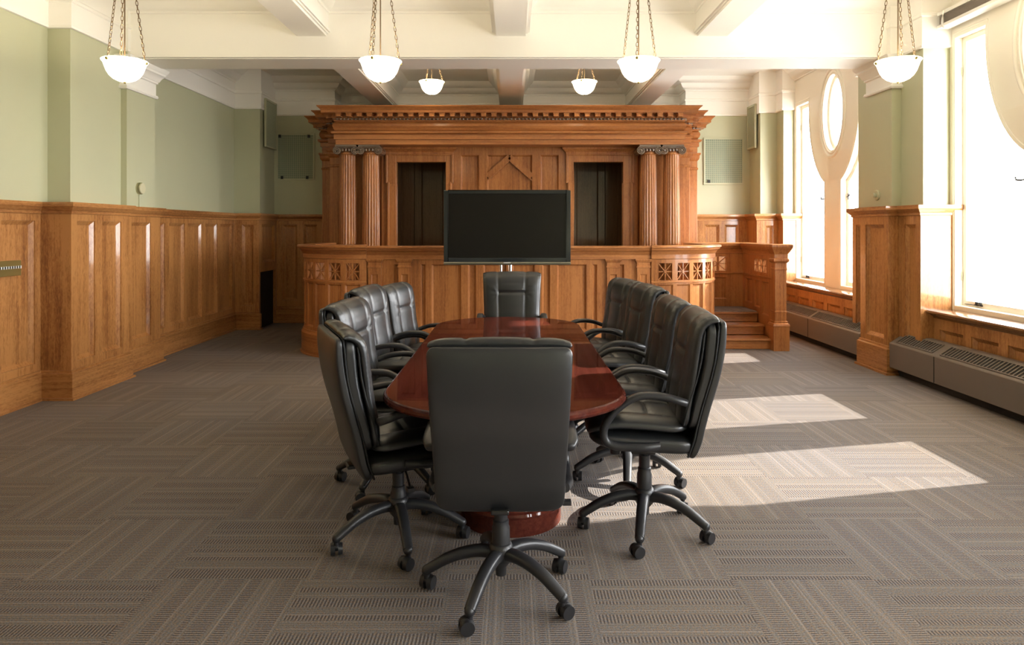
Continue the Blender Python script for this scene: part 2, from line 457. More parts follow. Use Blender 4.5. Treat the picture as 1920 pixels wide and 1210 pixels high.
wains(mb, WL[8], WL[9], [(10.40, 10.96, 1.0, 1.585)], holes=[(10.335, 11.0, 0, .86)], z0=0)
struct(mb.build('trim_1', M['oak']), 'golden oak panelled wainscot along the left wall', 'wainscot')
mb = MB(); mb.sweep(WL, CAP); struct(mb.build('trim_2', M['oak_rail'], smooth=35), 'moulded oak cap rail on the left wainscot', 'rail')
mb = MB(); mb.sweep(WL[:9] + [(-3.81, 10.31)], BASE); struct(mb.build('baseboard_left', M['oak_rail'], smooth=35), 'tall oak baseboard along the left wall', 'baseboard')
mb = MB(); mb.box(-4.16, -3.85, 10.335, 11.0, .0, .86)  # solid black block: the darkness of the opening is put into its colour
struct(mb.build('trim_3', M['black']), 'black block standing for the shade in a low opening of the left corner panelling', 'opening')

WB = [(-3.81, 11.05), (3.80, 11.05)]
WR0 = [(3.80, 11.05), (3.80, 10.60), (4.13, 10.60), (4.13, 10.40), (4.42, 10.40)]
mb = MB()
wains(mb, *WB, [(-3.72, -3.475, .36, 1.585), (-3.37, -3.155, .36, 1.585), (3.12, 3.355, .36, 1.585), (3.44, 3.67, .36, 1.585)])
struct(mb.build('trim_4', M['oak']), 'shaded oak panelled wainscot on the back wall', 'wainscot')
mb = MB()
for a, b in zip(WR0, WR0[1:]):
    wains(mb, a, b, [(3.93, 4.05, .36, 1.57)] if a == WR0[1] else [])
for c in PIERS:
    P = pier_wood(c)
    rc = {2: [], 1: [(c + .36, c + .60, .36, 1.56)], 3: [(c - .20, c + .17, .36, 1.56)], 5: [(c - .575, c - .385, .36, 1.56)]}
    for i in range(7): wains(mb, P[i], P[i + 1], rc.get(i, []))
for c in WINS:
    n = 5
    wains(mb, (4.14, c + 1.24), (4.14, c - 1.24), [(c + 1.11 - .455 * i - .345, c + 1.11 - .455 * i, .14, .54) for i in range(n)], zt=.69, z0=0)
struct(mb.build('trim_5', M['oak']), 'oak panelling of the right piers and below the window sills', 'wainscot')
mb = MB(); mb.sweep(WB, CAP); mb.sweep(WR0, CAP)
for c in PIERS: mb.sweep(pier_wood(c), CAP)
struct(mb.build('trim_6', M['oak_rail'], smooth=35), 'moulded oak cap rail on the back and right panelling', 'rail')
mb = MB(); mb.sweep(WB, BASE); mb.sweep(WR0, BASE)
BASE_R = [(o, z * 1.15) for o, z in BASE]
for c in PIERS: mb.sweep(pier_wood(c)[2:6][:4], BASE_R)
struct(mb.build('baseboard_right', M['oak_rail'], smooth=35), 'oak baseboard around the right piers', 'baseboard')

# plaster frieze, crown mouldings, beams
def frieze(z): return [(-.02, z - .005), (.028, z), (.034, z + .02), (.03, z + .03), (.03, 3.60), (.042, 3.61), (.042, 3.635), (.03, 3.65), (.03, ZC)]
mb = MB(); mb.sweep(GL + GB[1:], frieze(3.37)); mb.sweep(GR0, frieze(3.335))
for c in PIERS: mb.sweep(pier_green(c), frieze(3.30))
struct(mb.build('trim_7', M['cream'], smooth=35), 'cream plaster frieze band at the top of the walls', 'frieze')
CAPITAL = [(-.03, 2.975), (.022, 2.98), (.030, 2.995), (.022, 3.015), (.010, 3.02), (.010, 3.14), (.026, 3.15), (.026, 3.165), (.038, 3.175), (.052, 3.205), (.075, 3.235), (.085, 3.24), (.085, 3.262), (.105, 3.285), (.115, 3.31), (-.1, 3.312)]
mb = MB(); mb.sweep([(-4.31, 7.12), (-4.03, 7.12), (-4.03, 7.70), (-4.31, 7.70)], CAPITAL)
for c in PIERS: mb.sweep([(4.2, c + .25), (3.96, c + .25), (3.96, c - .25), (4.2, c - .25)], CAPITAL)
struct(mb.build('trim_8', M['cream'], smooth=35), 'cream moulded plaster capitals under the ends of the cross beam', 'capital')
mb = MB()
for c in (7.41, 3.69, -.03):
    y0, y1 = c - .25, c + .25
    mb.box(-4.35, 4.2, y0, y1, 3.34, ZC + .02); mb.box(-4.35, 4.2, y0 - .012, y1 + .012, 3.312, 3.345)
    mb.box(-4.35, 4.2, y0 + .03, y1 - .03, 3.305, 3.32)
struct(mb.build('trim_9', M['cream']), 'wide cream plaster cross beam spanning the room', 'beam')
BX = [-2.10, -.012, 2.10]
bays = [(7.66, 11.62), (3.94, 7.16), (.22, 3.44), (YB, -.28)]
mb = MB()
for x in BX:
    for a, b in bays:
        mb.box(x - .175, x + .175, a, b, 3.56, ZC + .02); mb.box(x - .195, x + .195, a, b, 3.575, 3.60); mb.box(x - .155, x + .155, a, b, 3.535, 3.57)
struct(mb.build('trim_10', M['cream']), 'cream plaster beams running the length of the ceiling', 'beam')
CROWN = [(0, 3.77), (.012, 3.775), (.012, 3.795), (.035, 3.805), (.07, 3.83), (.095, 3.87), (.10, 3.885), (.125, 3.895), (.165, 3.935), (.19, 3.965), (.20, ZC + .003)]
mb = MB()
xs = [(-4.27, BX[0] - .175), (BX[0] + .175, BX[1] - .175), (BX[1] + .175, BX[2] - .175), (BX[2] + .175, 4.32)]
for a, b in bays:
    for x0, x1 in xs:
        bb = 11.57 if b > 11 else b
        P = [(x0, a), (x0, bb), (x1, bb), (x1, a)]
        if b > 11 and x0 < -4: P = [(x0, a), (x0, 11.17), (-2.90, 11.17), (-2.90, bb), (x1, bb), (x1, a)]
        if b > 11 and x1 > 4: P = [(x0, a), (x0, bb), (2.84, bb), (2.84, 11.17), (x1, 11.17), (x1, a)]
        mb.sweep(P, CROWN, closed=True)
struct(mb.build('trim_11', M['cream'], smooth=35), 'stepped cream crown moulding inside each ceiling coffer', 'moulding')

# ------------------------------------------------------------------ windows
XF = 4.33
def ell(a, b, zc, n=48, u0=0, t0=0., t1=2 * PI):
    return [(u0 + a * math.cos(t0 + (t1 - t0) * i / n), zc + b * math.sin(t0 + (t1 - t0) * i / n)) for i in range(n)]
def light(e, sg):
    a, b, zc = .79 - e, 1.20 - e, 3.25
    ui, uo, z0, z1 = .29 - e, 1.12 + e, .815 - e, 3.33 + e
    pts = [(ui, z0), (uo, z0), (uo, z1)]
    u1 = a * math.sqrt(max(0, 1 - ((z1 - zc) / b) ** 2)); pts.append((u1, z1))
    t_start = math.asin((z1 - zc) / b); t_end = -math.acos(ui / a)
    for i in range(1, 29):
        t = t_start + (t_end - t_start) * i / 28
        pts.append((a * math.cos(t), zc + b * math.sin(t)))
    return [(sg * u, z) for u, z in pts]
def make_window(i, c, full=True):
    root = bpy.data.objects.new('window_%d' % i, None); COL.objects.link(root)
    root.location = (XF, c, 0); root.empty_display_size = .1
    mp = lambda x, y, z: Vector((z, x, y))
    outer = [(-1.24, .70), (1.24, .70), (1.24, ZC), (-1.24, ZC)]
    e = .055
    flat_shape('tracery', [outer, light(e, 1), light(e, -1), ell(.29, .52, 3.09)], 0, .13, M['white'], mp, root, bevel=.008, smooth=50)
    for sg in (1, -1):
        s = flat_shape('sash', [light(e - .004, sg), light(0, sg)], .075, .115, M['white'], mp, root, bevel=.004, smooth=50)
        flat_shape('pane', [light(.004, sg)], .095, .099, M['glass'], mp, s)
    s = flat_shape('oval_sash', [ell(.286, .516, 3.09), ell(.235, .465, 3.09)], .07, .11, M['white'], mp, root, bevel=.004, smooth=50)
    flat_shape('sun_block_pane', [ell(.239, .469, 3.09)], .088, .092, M['frosted'], mp, s)  # frosting added to keep direct sun out of the room
    mb = MB()
    for a, b, r in ((.365, .595, .024), (.315, .545, .014)):
        mb.tube([(-.004, u, z) for u, z in ell(a, b, 3.09, 64)], r, r, 8, up=(1, 0, 0), closed=True)
    mb.build('oval_moulding', M['white'], root, smooth=50)
    mb = MB()
    for sg in (1, -1):
        P = light(.085, sg)
        mb.tube([(-.002, u, z) for u, z in P[3:]] + [(-.002, sg * .205, .73)], .012, .01, 8, up=(1, 0, 0))
        mb.tube([(-.002, sg * 1.19, .72), (-.002, sg * 1.19, 3.42)], .014, .012, 8, up=(1, 0, 0))
        mb.tube([(-.002, sg * 1.19, 3.42), (-.002, sg * .70, 3.42)], .014, .012, 8, up=(1, 0, 0))
    mb.build('casing_bead', M['white'], root, smooth=50)
    if full:
        for sg in (1, -1):
            mb = MB(); y0 = sg * .93
            mb.box(.055, .078, y0 - .05, y0 + .05, .785, .797); mb.box(.05, .07, y0 - .035, y0 - .02, .79, .825); mb.box(.05, .07, y0 + .015, y0 + .03, .79, .825)
            mb.cyl((.06, y0 - .05, .792), (.06, y0 + .19 * sg, .785), .004, n=8)
            mb.build('casement_stay', M['steel'], root, bevel=.002)
            mb = MB(); y0 = sg * .30
            mb.tube([(.07, y0 + sg * .02, 1.94), (.03, y0 + sg * .04, 1.93), (.02, y0 + sg * .09, 1.935), (.03, y0 + sg * .11, 1.96)], .009, .009, 8)
            mb.box(.06, .08, y0 - .012, y0 + .012, 1.90, 1.98)
            mb.build('sash_handle', M['steel'], root, smooth=40)
            mb = MB()
            for zz in (1.05, 3.05): mb.cyl((.062, sg * 1.165, zz - .04), (.062, sg * 1.165, zz + .04), .008, n=8)
            mb.build('hinge', M['beige'], root)
    mb = MB()
    mb.sweep([(0, 1.24), (0, -1.24)], [(-.13, .70), (-.13, .735), (-.005, .735), (-.005, .705)]) if False else None
    prof = [(.07, .722), (-.235, .722), (-.258, .716), (-.265, .702), (-.258, .690), (-.235, .684), (-.22, .670), (-.20, .660), (-.19, .640), (.05, .640)]
    mb.add([(x, y, z) for y in (-1.235, 1.235) for x, z in prof], [(k, k + 1, len(prof) + k + 1, len(prof) + k) for k in range(len(prof) - 1)] + [tuple(range(len(prof))), tuple(range(2 * len(prof) - 1, len(prof) - 1, -1))])
    mb.build('window_sill', M['sill_oak'], root, smooth=35)
    return root
lab = ['far right window with Y shaped white tracery and an oval light, beyond the green pier', 'tall white traceried window nearest on the right above the long heater', 'white traceried window beside the camera on the right', 'white traceried window behind the camera on the right']
for i, c in enumerate(WINS): struct(make_window(i + 1, c, i < 2), lab[i], 'window')
# lintel closing the wall above and around the windows (outside face)
# ================================================================== JUDGE'S BENCH (front rail of the dais)
XC = -.035
ZR = 1.32
bench = thing('judges_bench', 'long oak judge\'s bench front with curved pierced ends below the columned screen', 'bench', (XC, 8.0, 0))
def W(o):   # shift a builder made in world coordinates into the thing's frame
    return o
def bench_part(mb, name, mat, parent=None, **k):
    mb.v = [(x - XC, y - 8.0, z) for x, y, z in mb.v]
    return mb.build(name, mat, parent or bench, **k)
YF, RC, YCc, XE = 7.94, .81, 8.75, 1.785
def curve_map(sg):
    cx = XC + sg * XE
    def f(u, v, n):     # u: arc angle from the front (0) to the side (PI/2), measured outward
        r = RC + n
        return (cx + sg * r * math.sin(u), YCc - r * math.cos(u), v)
    return f
def spoke_grille(mp, a, b, z0, z1, th=.02):
    """eight flat spokes and a small hub filling one square opening"""
    mb = MB(); um, zm = (a + b) / 2, (z0 + z1) / 2; hu, hz = (b - a) / 2, (z1 - z0) / 2
    for k in range(4):
        d = [(1, 0), (0, 1), (1, 1), (1, -1)][k]
        w = .055
        px, pz = (-d[1], d[0]); L = math.hypot(px, pz); px, pz = px / L * w, pz / L * w
        P = []
        for t in (-1, 1):
            for q in (-1, 1):
                P.append((um + hu * (d[0] * t + px * q), zm + hz * (d[1] * t + pz * q)))
        vs = [mp(u, v, -.012) for u, v in P] + [mp(u, v, -.012 - th) for u, v in P]
        mb.add(vs, [(0, 1, 3, 2), (4, 6, 7, 5), (0, 2, 6, 4), (1, 5, 7, 3), (0, 4, 5, 1), (2, 3, 7, 6)])
    ring = [(um + hu * .17 * math.cos(t * PI / 6), zm + hz * .17 * math.sin(t * PI / 6)) for t in range(12)]
    vs = [mp(u, v, -.006) for u, v in ring] + [mp(u, v, -.012 - th) for u, v in ring]
    mb.add(vs, [tuple(range(12)), tuple(range(23, 11, -1))] + [(i, (i + 1) % 12, 12 + (i + 1) % 12, 12 + i) for i in range(12)])
    return mb
OP = [(R(a - 5.7), R(a + 5.7)) for a in (2.5, 18.6, 34.2, 49.8, 65.4, 81)]
for sg in (-1, 1):
    mp = curve_map(sg)
    mb = MB()
    holes = [(a, b, .915, 1.115) for a, b in OP]
    rects = [(a - R(.6), b + R(.6), .34, .865) for a, b in OP]
    panel_sheet(mb, mp, R(-9), R(90), .1, 1.24, rects, depth=.022 , ch=.018, du=R(4), holes=holes, th=.05, back=True)
    # straight run back to the screen
    x = XC + sg * (XE + RC)
    sm = seg_map((x, 9.68), (x, YCc)) if sg < 0 else seg_map((x, YCc), (x, 9.68))
    panel_sheet(mb, sm, 0, .93, .1, 1.24, [(.1, .38, .34, .865), (.47, .75, .34, .865)], depth=.02, ch=.018, th=.05, back=True)
    cp = bench_part(mb, 'curved_panel', M['bench_oak'])
    for a, b in OP: bench_part(spoke_grille(mp, a, b, .915, 1.115), 'spoke_grille', M['bench_oak'], cp)
    arc = [mp(R(-9) + R(99) * i / 26, 0, 0)[:2] for i in range(27)]
    arc = arc + [(x, 9.68)] if sg > 0 else [(x, 9.68)] + arc[::-1]
    BC = [(-.05, 1.16), (0, 1.16), (.012, 1.165), (.012, 1.215), (.02, 1.222), (.028, 1.24), (.045, 1.26), (.065, 1.27), (.07, 1.285), (.085, 1.295), (.085, 1.312), (.075, ZR), (-.14, ZR), (-.14, 1.26), (-.05, 1.25)]
    mb = MB(); mb.sweep(arc, BC, capends=True); bench_part(mb, 'cap_rail', M['bench_rail'], smooth=35)
    mb = MB(); mb.sweep(arc, [(-.02, .30), (.012, .295), (.016, .27), (.03, .255), (.03, .02), (.045, .015), (.045, 0)]); bench_part(mb, 'base_moulding', M['bench_rail'], smooth=35)
    mb = MB(); mb.sweep(arc, [(-.01, .905), (.01, .90), (.01, .885), (-.01, .88)]); bench_part(mb, 'string_moulding', M['bench_rail'])
# flat front
YP = 7.975
mb = MB()
fm = lambda u, v, n: (XC + u, YP - n, v)
rects = [(-.10 - .27, -.10 + .27, .30, 1.11)] ; rects = []
for sg in (-1, 1):
    for a, b in ((.385, .48), (.56, .905), (.975, 1.03), (1.26, 1.345), (.03, .30)):
        lo, hi = sorted((sg * a, sg * b)); rects.append((lo, hi, .33, 1.10))
panel_sheet(mb, fm, -1.68, 1.68, .1, 1.22, rects, depth=.025, ch=.02, th=.05, back=True)
bench_part(mb, 'front_panel', M['bench_oak'])
FP = [(XC - 1.66, YP), (XC + 1.66, YP)]
mb = MB(); mb.sweep(FP, [(o, z - .006) for o, z in BC], capends=True); bench_part(mb, 'cap_rail', M['bench_rail'], smooth=35)
mb = MB(); mb.sweep(FP, [(-.02, .30), (.012, .295), (.016, .27), (.03, .255), (.03, .02), (.045, .015), (.045, 0)]); bench_part(mb, 'base_moulding', M['bench_rail'], smooth=35)
for x in (-1.565, -1.215, 1.215, 1.565):
    mb = MB()
    pm = lambda u, v, n, x=x: (XC + x + u, YP - .032 - n, v)
    panel_sheet(mb, pm, -.075, .075, .28, 1.06, [(-.038, .038, .36, .985)], depth=.012, ch=.01)
    for s in (-1, 1):
        mb.quad((XC + x + s * .075, YP - .032, .28), (XC + x + s * .075, YP, .28), (XC + x + s * .075, YP, 1.06), (XC + x + s * .075, YP - .032, 1.06))
    cp_ = [(0, 1.06), (.008, 1.062), (.008, 1.08), (0, 1.085), (0, 1.12), (.014, 1.135), (.022, 1.15), (.022, 1.163)]
    mb.sweep([(XC + x - .075, YP), (XC + x - .075, YP - .032), (XC + x + .075, YP - .032), (XC + x + .075, YP)], cp_)
    mb.sweep([(XC + x - .075, YP), (XC + x - .075, YP - .032), (XC + x + .075, YP - .032), (XC + x + .075, YP)], [(.014, 0.1), (.014, .30), (0, .31)])
    bench_part(mb, 'pilaster', M['bench_oak'])
# dais floor behind the rail
mb = MB(); mb.box(XC - 2.5, XC + 2.5, 8.75, 9.45, .02, .45); mb.box(XC - 1.9, XC + 1.9, 8.06, 8.75, .02, .45)
bench_part(mb, 'dais_floor', M['dark_board'])
mb = MB(); mb.box(XC - 2.52, XC - 1.98, 9.0, 9.5, 1.262, 1.30); bench_part(mb, 'writing_shelf', M['bench_rail'], bevel=.006)

# ================================================================== COLUMNED SCREEN
scr = thing('columned_screen', 'carved oak screen with paired fluted columns, two dark doorways and dentilled cornice', 'screen', (XC, 10.0, 0))
def scr_part(mb, name, mat, parent=None, **k):
    mb.v = [(x - XC, y - 10.0, z) for x, y, z in mb.v]
    return mb.build(name, mat, parent or scr, **k)
YS = 10.0
sm = lambda u, v, n: (XC + u, YS - n, v)
DL, DR_, DH = -1.655, -.935, 2.49
mb = MB()
dh = [(DL, DR_, .45, DH), (-DR_, -DL, .45, DH)]
gab = (-.33, .33, .7, 2.60)
rects = [(-.72, -.45, .7, 2.60), (.45, .72, .7, 2.60), gab, (-1.93, -1.875, .6, 2.66), (1.875, 1.93, .6, 2.66)]
panel_sheet(mb, sm, -2.5, 2.5, .45, 2.78, rects, depth=.036, ch=.024, holes=dh, th=.09, back=False)
scr_part(mb, 'wall_panel', M['bench_oak'])
# gable chevron in the middle panel
mb = MB()
def bar(p, q, w, y0, y1):
    p, q = Vector(p), Vector(q); d = (q - p).normalized(); n = Vector((-d.y, d.x)) * w / 2
    P = [p + n, q + n, q - n, p - n]
    vs = [(XC + a.x, y0, a.y) for a in P] + [(XC + a.x, y1, a.y) for a in P]
    mb.add(vs, [(0, 1, 2, 3), (7, 6, 5, 4), (0, 4, 5, 1), (1, 5, 6, 2), (2, 6, 7, 3), (3, 7, 4, 0)])
for s in (-1, 1):
    bar((s * .33, 2.285), (0, 2.575), .075, YS - .004, YS + .04)
    bar((s * .33, 2.225), (0, 2.515), .018, YS - .014, YS + .04)
scr_part(mb, 'gable_moulding', M['bench_oak'])
# door surrounds with eared corners
for s in (-1, 1):
    mb = MB()
    def bx(a, b, z0, z1, p):
        lo, hi = sorted((XC + s * a, XC + s * b)); mb.box(lo, hi, YS - p, YS + .02, z0, z1)
    bx(1.775, 1.655, .45, 2.18, .03); bx(1.80, 1.655, 2.18, 2.60, .03); bx(.86, .935, .45, 2.18, .03); bx(.835, .935, 2.18, 2.60, .03)
    bx(1.66, .93, DH, 2.60, .03)
    bx(1.79, 1.755, .45, 2.20, .045); bx(1.815, 1.78, 2.18, 2.60, .045); bx(.845, .88, .45, 2.20, .045); bx(.82, .855, 2.18, 2.60, .045); bx(1.815, .82, 2.585, 2.61, .045)
    mb.sweep([(XC + s * 1.3175 - .50, YS), (XC + s * 1.3175 - .50, YS - .035), (XC + s * 1.3175 + .50, YS - .035), (XC + s * 1.3175 + .50, YS)],
             [(0, 2.61), (.0, 2.64), (.02, 2.655), (.05, 2.68), (.055, 2.705), (-.04, 2.71)])
    scr_part(mb, 'door_surround', M['bench_oak'], bevel=.009)
# dark passage seen through the doorways
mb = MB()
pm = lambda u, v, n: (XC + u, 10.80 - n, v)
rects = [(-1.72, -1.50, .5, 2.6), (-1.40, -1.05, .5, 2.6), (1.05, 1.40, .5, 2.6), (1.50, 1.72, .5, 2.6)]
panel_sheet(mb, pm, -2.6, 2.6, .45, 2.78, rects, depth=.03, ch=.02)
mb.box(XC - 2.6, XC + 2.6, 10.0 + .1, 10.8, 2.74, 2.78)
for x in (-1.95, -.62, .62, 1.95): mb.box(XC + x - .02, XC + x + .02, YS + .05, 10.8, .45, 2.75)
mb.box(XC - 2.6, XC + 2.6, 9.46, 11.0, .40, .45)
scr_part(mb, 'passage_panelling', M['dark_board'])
# stepped piers at the ends
for s in (-1, 1):
    mb = MB()
    for x0, x1, y in ((2.40, 2.64, 10.02), (2.62, 2.885, 10.50)):
        lo, hi = sorted((XC + s * x0, XC + s * x1)); mb.box(lo, hi, y, 11.04, 0, 2.72)
        mb.sweep([(lo, 11.0), (lo, y), (hi, y), (hi, 11.0)], [(0, 2.42), (.012, 2.43), (.012, 2.45), (0, 2.46), (0, 2.56), (.02, 2.58), (.03, 2.61), (.03, 2.64), (.045, 2.66), (.045, 2.68), (0, 2.685)])
        mb.sweep([(lo, 11.0), (lo, y), (hi, y), (hi, 11.0)], [(.02, 0), (.02, .30), (0, .32)])
    scr_part(mb, 'end_pier', M['bench_oak'], bevel=.004)
# entablature
EP = [(-2.885, 11.04), (-2.885, 10.5), (-2.64, 10.5), (-2.64, 10.02), (-2.45, 10.02), (-2.45, 9.62)]
EP = [(XC + x, y) for x, y in EP]
EP = EP + [(2 * XC - x, y) for x, y in EP[::-1]]
ENT = [(-.30, 2.705), (0, 2.705), (0, 2.772), (.022, 2.776), (.022, 2.842), (.04, 2.848), (.055, 2.862), (.055, 2.884), (.03, 2.890), (.004, 2.898), (.026, 2.925), (.038, 2.96), (.030, 2.995), (.004, 3.022), (.022, 3.03), (.022, 3.045), (.03, 3.05)]
ENT2 = [(.03, 3.05), (.034, 3.072), (.045, 3.078), (.045, 3.125), (.165, 3.128), (.165, 3.163), (.172, 3.167), (.18, 3.182), (.197, 3.197), (.21, 3.207), (.215, 3.222), (-.6, 3.226)]
mb = MB(); mb.sweep(EP, ENT + ENT2[1:])
ent = scr_part(mb, 'entablature', M['bench_rail'], smooth=30)
mb = MB()
def along(path, step, fn):
    for a, b in zip(path, path[1:]):
        a, b = Vector(a), Vector(b); L = (b - a).length
        if L < .1: continue
        d = (b - a) / L; n = Vector((d.y, -d.x)); k = max(1, round(L / step))
        for i in range(k): fn(a + d * (L * (i + .5) / k), d, n)
def modillion(p, d, n):
    c = Vector((p.x + n.x * .08, p.y + n.y * .08, 3.1)); m = Matrix.Translation(c) @ Matrix(((d.x, n.x, 0, 0), (d.y, n.y, 0, 0), (0, 0, 1, 0), (0, 0, 0, 1)))
    mb.box(-.034, .034, -.04, .066, -.022, .027, m); mb.box(-.04, .04, -.04, .072, .012, .027, m)
def one_modillion(p, d, n):
    global mb
    mb = MB(); modillion(p, d, n); scr_part(mb, 'modillion', M['bench_oak'], ent)
along(EP, .146, one_modillion)
mb = MB()
along(EP, .052, lambda p, d, n: mb.sphere((p.x + n.x * .036, p.y + n.y * .036, 3.058), .017, 8, 5, (1, 1, 1.1)))
mb.tube([(x, y, 3.058) for x, y in [(XC + q, r) for q, r in ((-2.921, 11.0), (-2.921, 10.464), (-2.676, 10.464), (-2.676, 9.984), (-2.486, 9.984), (-2.486, 9.584), (2.486, 9.584), (2.486, 9.984), (2.676, 9.984), (2.676, 10.464), (2.921, 10.464), (2.921, 11.0))]], .008, .008, 6)
scr_part(mb, 'bead_moulding', M['capital'], ent, weld=False, smooth=60)
# fluted columns with scrolled capitals
def flute(a, z):
    k = (a * 20 / (2 * PI)) % 1.0
    return .085 * max(0., math.sin(PI * k)) ** .7 if .62 < z < 2.56 else 0.
def column(x):
    y = 9.78; zs = [.45, .50, .50, .53, .55, .57, .58, .60, .615, .63]
    rs = [.155, .155, .15, .158, .15, .138, .145, .14, .13, .128]
    prof = list(zip(rs, zs))
    for i in range(13):
        t = i / 12; prof.append((.128 - .020 * t ** 1.5, .64 + 1.90 * t))
    prof += [(.107, 2.57), (.118, 2.58), (.118, 2.60), (.108, 2.61), (.112, 2.64)]
    mb = MB(); mb.lathe(prof, (XC + x, y, 0), 160, flute)
    c = scr_part(mb, 'column', M['bench_oak'], smooth=40)
    mb = MB()
    mb.box(XC + x - .15, XC + x + .15, y - .14, y + .14, 2.678, 2.706); mb.box(XC + x - .135, XC + x + .135, y - .10, y + .10, 2.64, 2.68)
    for s in (-1, 1):
        cx, cz = XC + x + s * .125, 2.625
        mb.cyl((cx, y - .125, cz), (cx, y + .125, cz), .058, n=24)
        for f in (-1, 1):
            pts = []
            for i in range(44):
                t = i / 43; a = -s * t * 2.3 * 2 * PI + PI / 2; r = .056 * (1 - t * .82)
                pts.append((cx + r * math.cos(a), y + f * .130, cz + r * math.sin(a)))
            mb.tube(pts, .010, .010, 6, up=(0, 1, 0))
            mb.sphere((cx, y + f * .13, cz), .016, 8, 6)
    for q in (-.045, 0, .045): mb.sphere((XC + x + q, y - .125, 2.632), .022, 8, 6, (.8, .8, 1.2))
    mb.tube([(XC + x - .10, y - .128, 2.668), (XC + x, y - .13, 2.655), (XC + x + .10, y - .128, 2.668)], .010, .010, 8)
    scr_part(mb, 'scroll_capital', M['capital'], c, smooth=40)
for x in (-2.315, -1.985, 1.985, 2.315): column(x)

# ================================================================== STEPS with panelled side
st = thing('dais_steps', 'short oak staircase with panelled side and newel post beside the curved bench end', 'steps', (2.9, 9.0, 0))
def st_part(mb, name, mat, parent=None, **k):
    mb.v = [(x - 2.9, y - 9.0, z) for x, y, z in mb.v]
    return mb.build(name, mat, parent or st, **k)
for y, z0, z1 in ((8.55, 0, .14), (8.84, .14, .275), (9.08, .275, .41)):
    mb = MB()
    mb.box(2.566, 3.27, y + .02, 9.68 - z0 * .02, z0 + .004, z1 - .03)
    mb.box(2.566, 3.27, y - .012, 9.68 - z0 * .02, z1 - .03, z1 - .001)
    st_part(mb, 'step', M['bench_rail'], bevel=.006)
mb = MB(); mb.box(2.57, 3.262, 9.10, 9.67, .410, .418); st_part(mb, 'landing_carpet', M['carpet'])
XW = 3.28
mb = MB()
sm = seg_map((XW, 9.70), (XW, 8.60))
hl = [(.46 + .155 * i, .46 + .155 * i + .125, .945, 1.115) for i in range(3)]
panel_sheet(mb, sm, 0, 1.10, 0, 1.24, [(.10, .38, .50, .83), (.47, .66, .47, .83), (.74, .97, .40, .83)], depth=.018, ch=.018, holes=hl, th=.09, back=True)
sp_ = st_part(mb, 'side_panel', M['bench_oak'])
for h in hl: st_part(spoke_grille(sm, *h), 'spoke_grille', M['bench_oak'], sp_)
mb = MB()
bm_ = seg_map((2.57, 9.70), (XW, 9.70))
hb = [(.24, .48, .92, 1.12)]
panel_sheet(mb, bm_, 0, XW - 2.57, .40, 1.24, [(.24, .48, .52, .83), (.04, .17, .52, .83)], depth=.02, ch=.02, holes=hb, th=.06, back=True)
bp_ = st_part(mb, 'back_panel', M['bench_oak'])
st_part(spoke_grille(bm_, *hb[0]), 'spoke_grille', M['bench_oak'], bp_)
mb = MB(); mb.sweep([(2.57, 9.70), (XW, 9.70), (XW, 8.62)], [(-.10, 1.16), (0, 1.165), (.01, 1.17), (.012, 1.215), (.03, 1.24), (.05, 1.265), (.06, 1.29), (.06, 1.312), (.05, ZR), (-.13, ZR), (-.13, 1.26), (-.1, 1.25)], capends=True)
mb.sweep([(2.57, 9.70), (XW, 9.70), (XW, 8.62)], [(0, .875), (.012, .88), (.012, .895), (0, .90)])
st_part(mb, 'cap_rail', M['bench_rail'], smooth=35)
mb = MB(); x0, x1, y0, y1 = 3.265, 3.405, 8.47, 8.60
mb.box(x0, x1, y0, y1, 0, 1.2)
ring = [(x0, y1), (x0, y0), (x1, y0), (x1, y1)]
mb.sweep(ring, [(.028, 0), (.028, .30), (.034, .31), (.028, .335), (.012, .345), (.012, .365), (0, .37)], closed=True)
mb.sweep(ring, [(0, .47), (.006, .475), (.006, .49), (0, .495)], closed=True)
mb.sweep(ring, [(0, 1.0), (.006, 1.005), (.006, 1.02), (0, 1.03), (0, 1.09), (.014, 1.10), (.024, 1.115), (.024, 1.135), (.012, 1.15), (.012, 1.20), (.03, 1.23), (.05, 1.265), (.06, 1.29), (.06, 1.315), (.05, 1.323), (-.06, 1.323)], closed=True)
st_part(mb, 'newel_post', M['bench_oak'])
mb = MB(); mb.box(XW - .002, XW + .1, 8.60, 9.70, 0, .02); st_part(mb, 'plinth', M['bench_rail'])
# ================================================================== CONFERENCE TABLE
def catmull(pts, k=6):
    P = [Vector(p) for p in pts]; P = [P[0]] + P + [P[-1]]; out = []
    for i in range(1, len(P) - 2):
        for j in range(k):
            t = j / k; a, b, c, d = P[i - 1], P[i], P[i + 1], P[i + 2]
            out.append(.5 * ((2 * b) + (c - a) * t + (2 * a - 5 * b + 4 * c - d) * t * t + (3 * b - a - 3 * c + d) * t ** 3))
    out.append(P[-2]); return out
TX, TY0, TY1 = -.035, 2.76, 5.93
tb = thing('conference_table', 'long racetrack conference table of polished red mahogany on two drum bases', 'table', (TX, 4.34, 0))
def oval(ins, n=40):
    a, L = .575 - ins, .50 - ins; y0, y1 = TY0 + .50 - 4.34, TY1 - .50 - 4.34
    pts = [(a * math.cos(PI * i / n), y1 + L * math.sin(PI * i / n)) for i in range(n + 1)]
    pts += [(-a * math.cos(PI * i / n), y0 - L * math.sin(PI * i / n)) for i in range(n + 1)]
    return pts
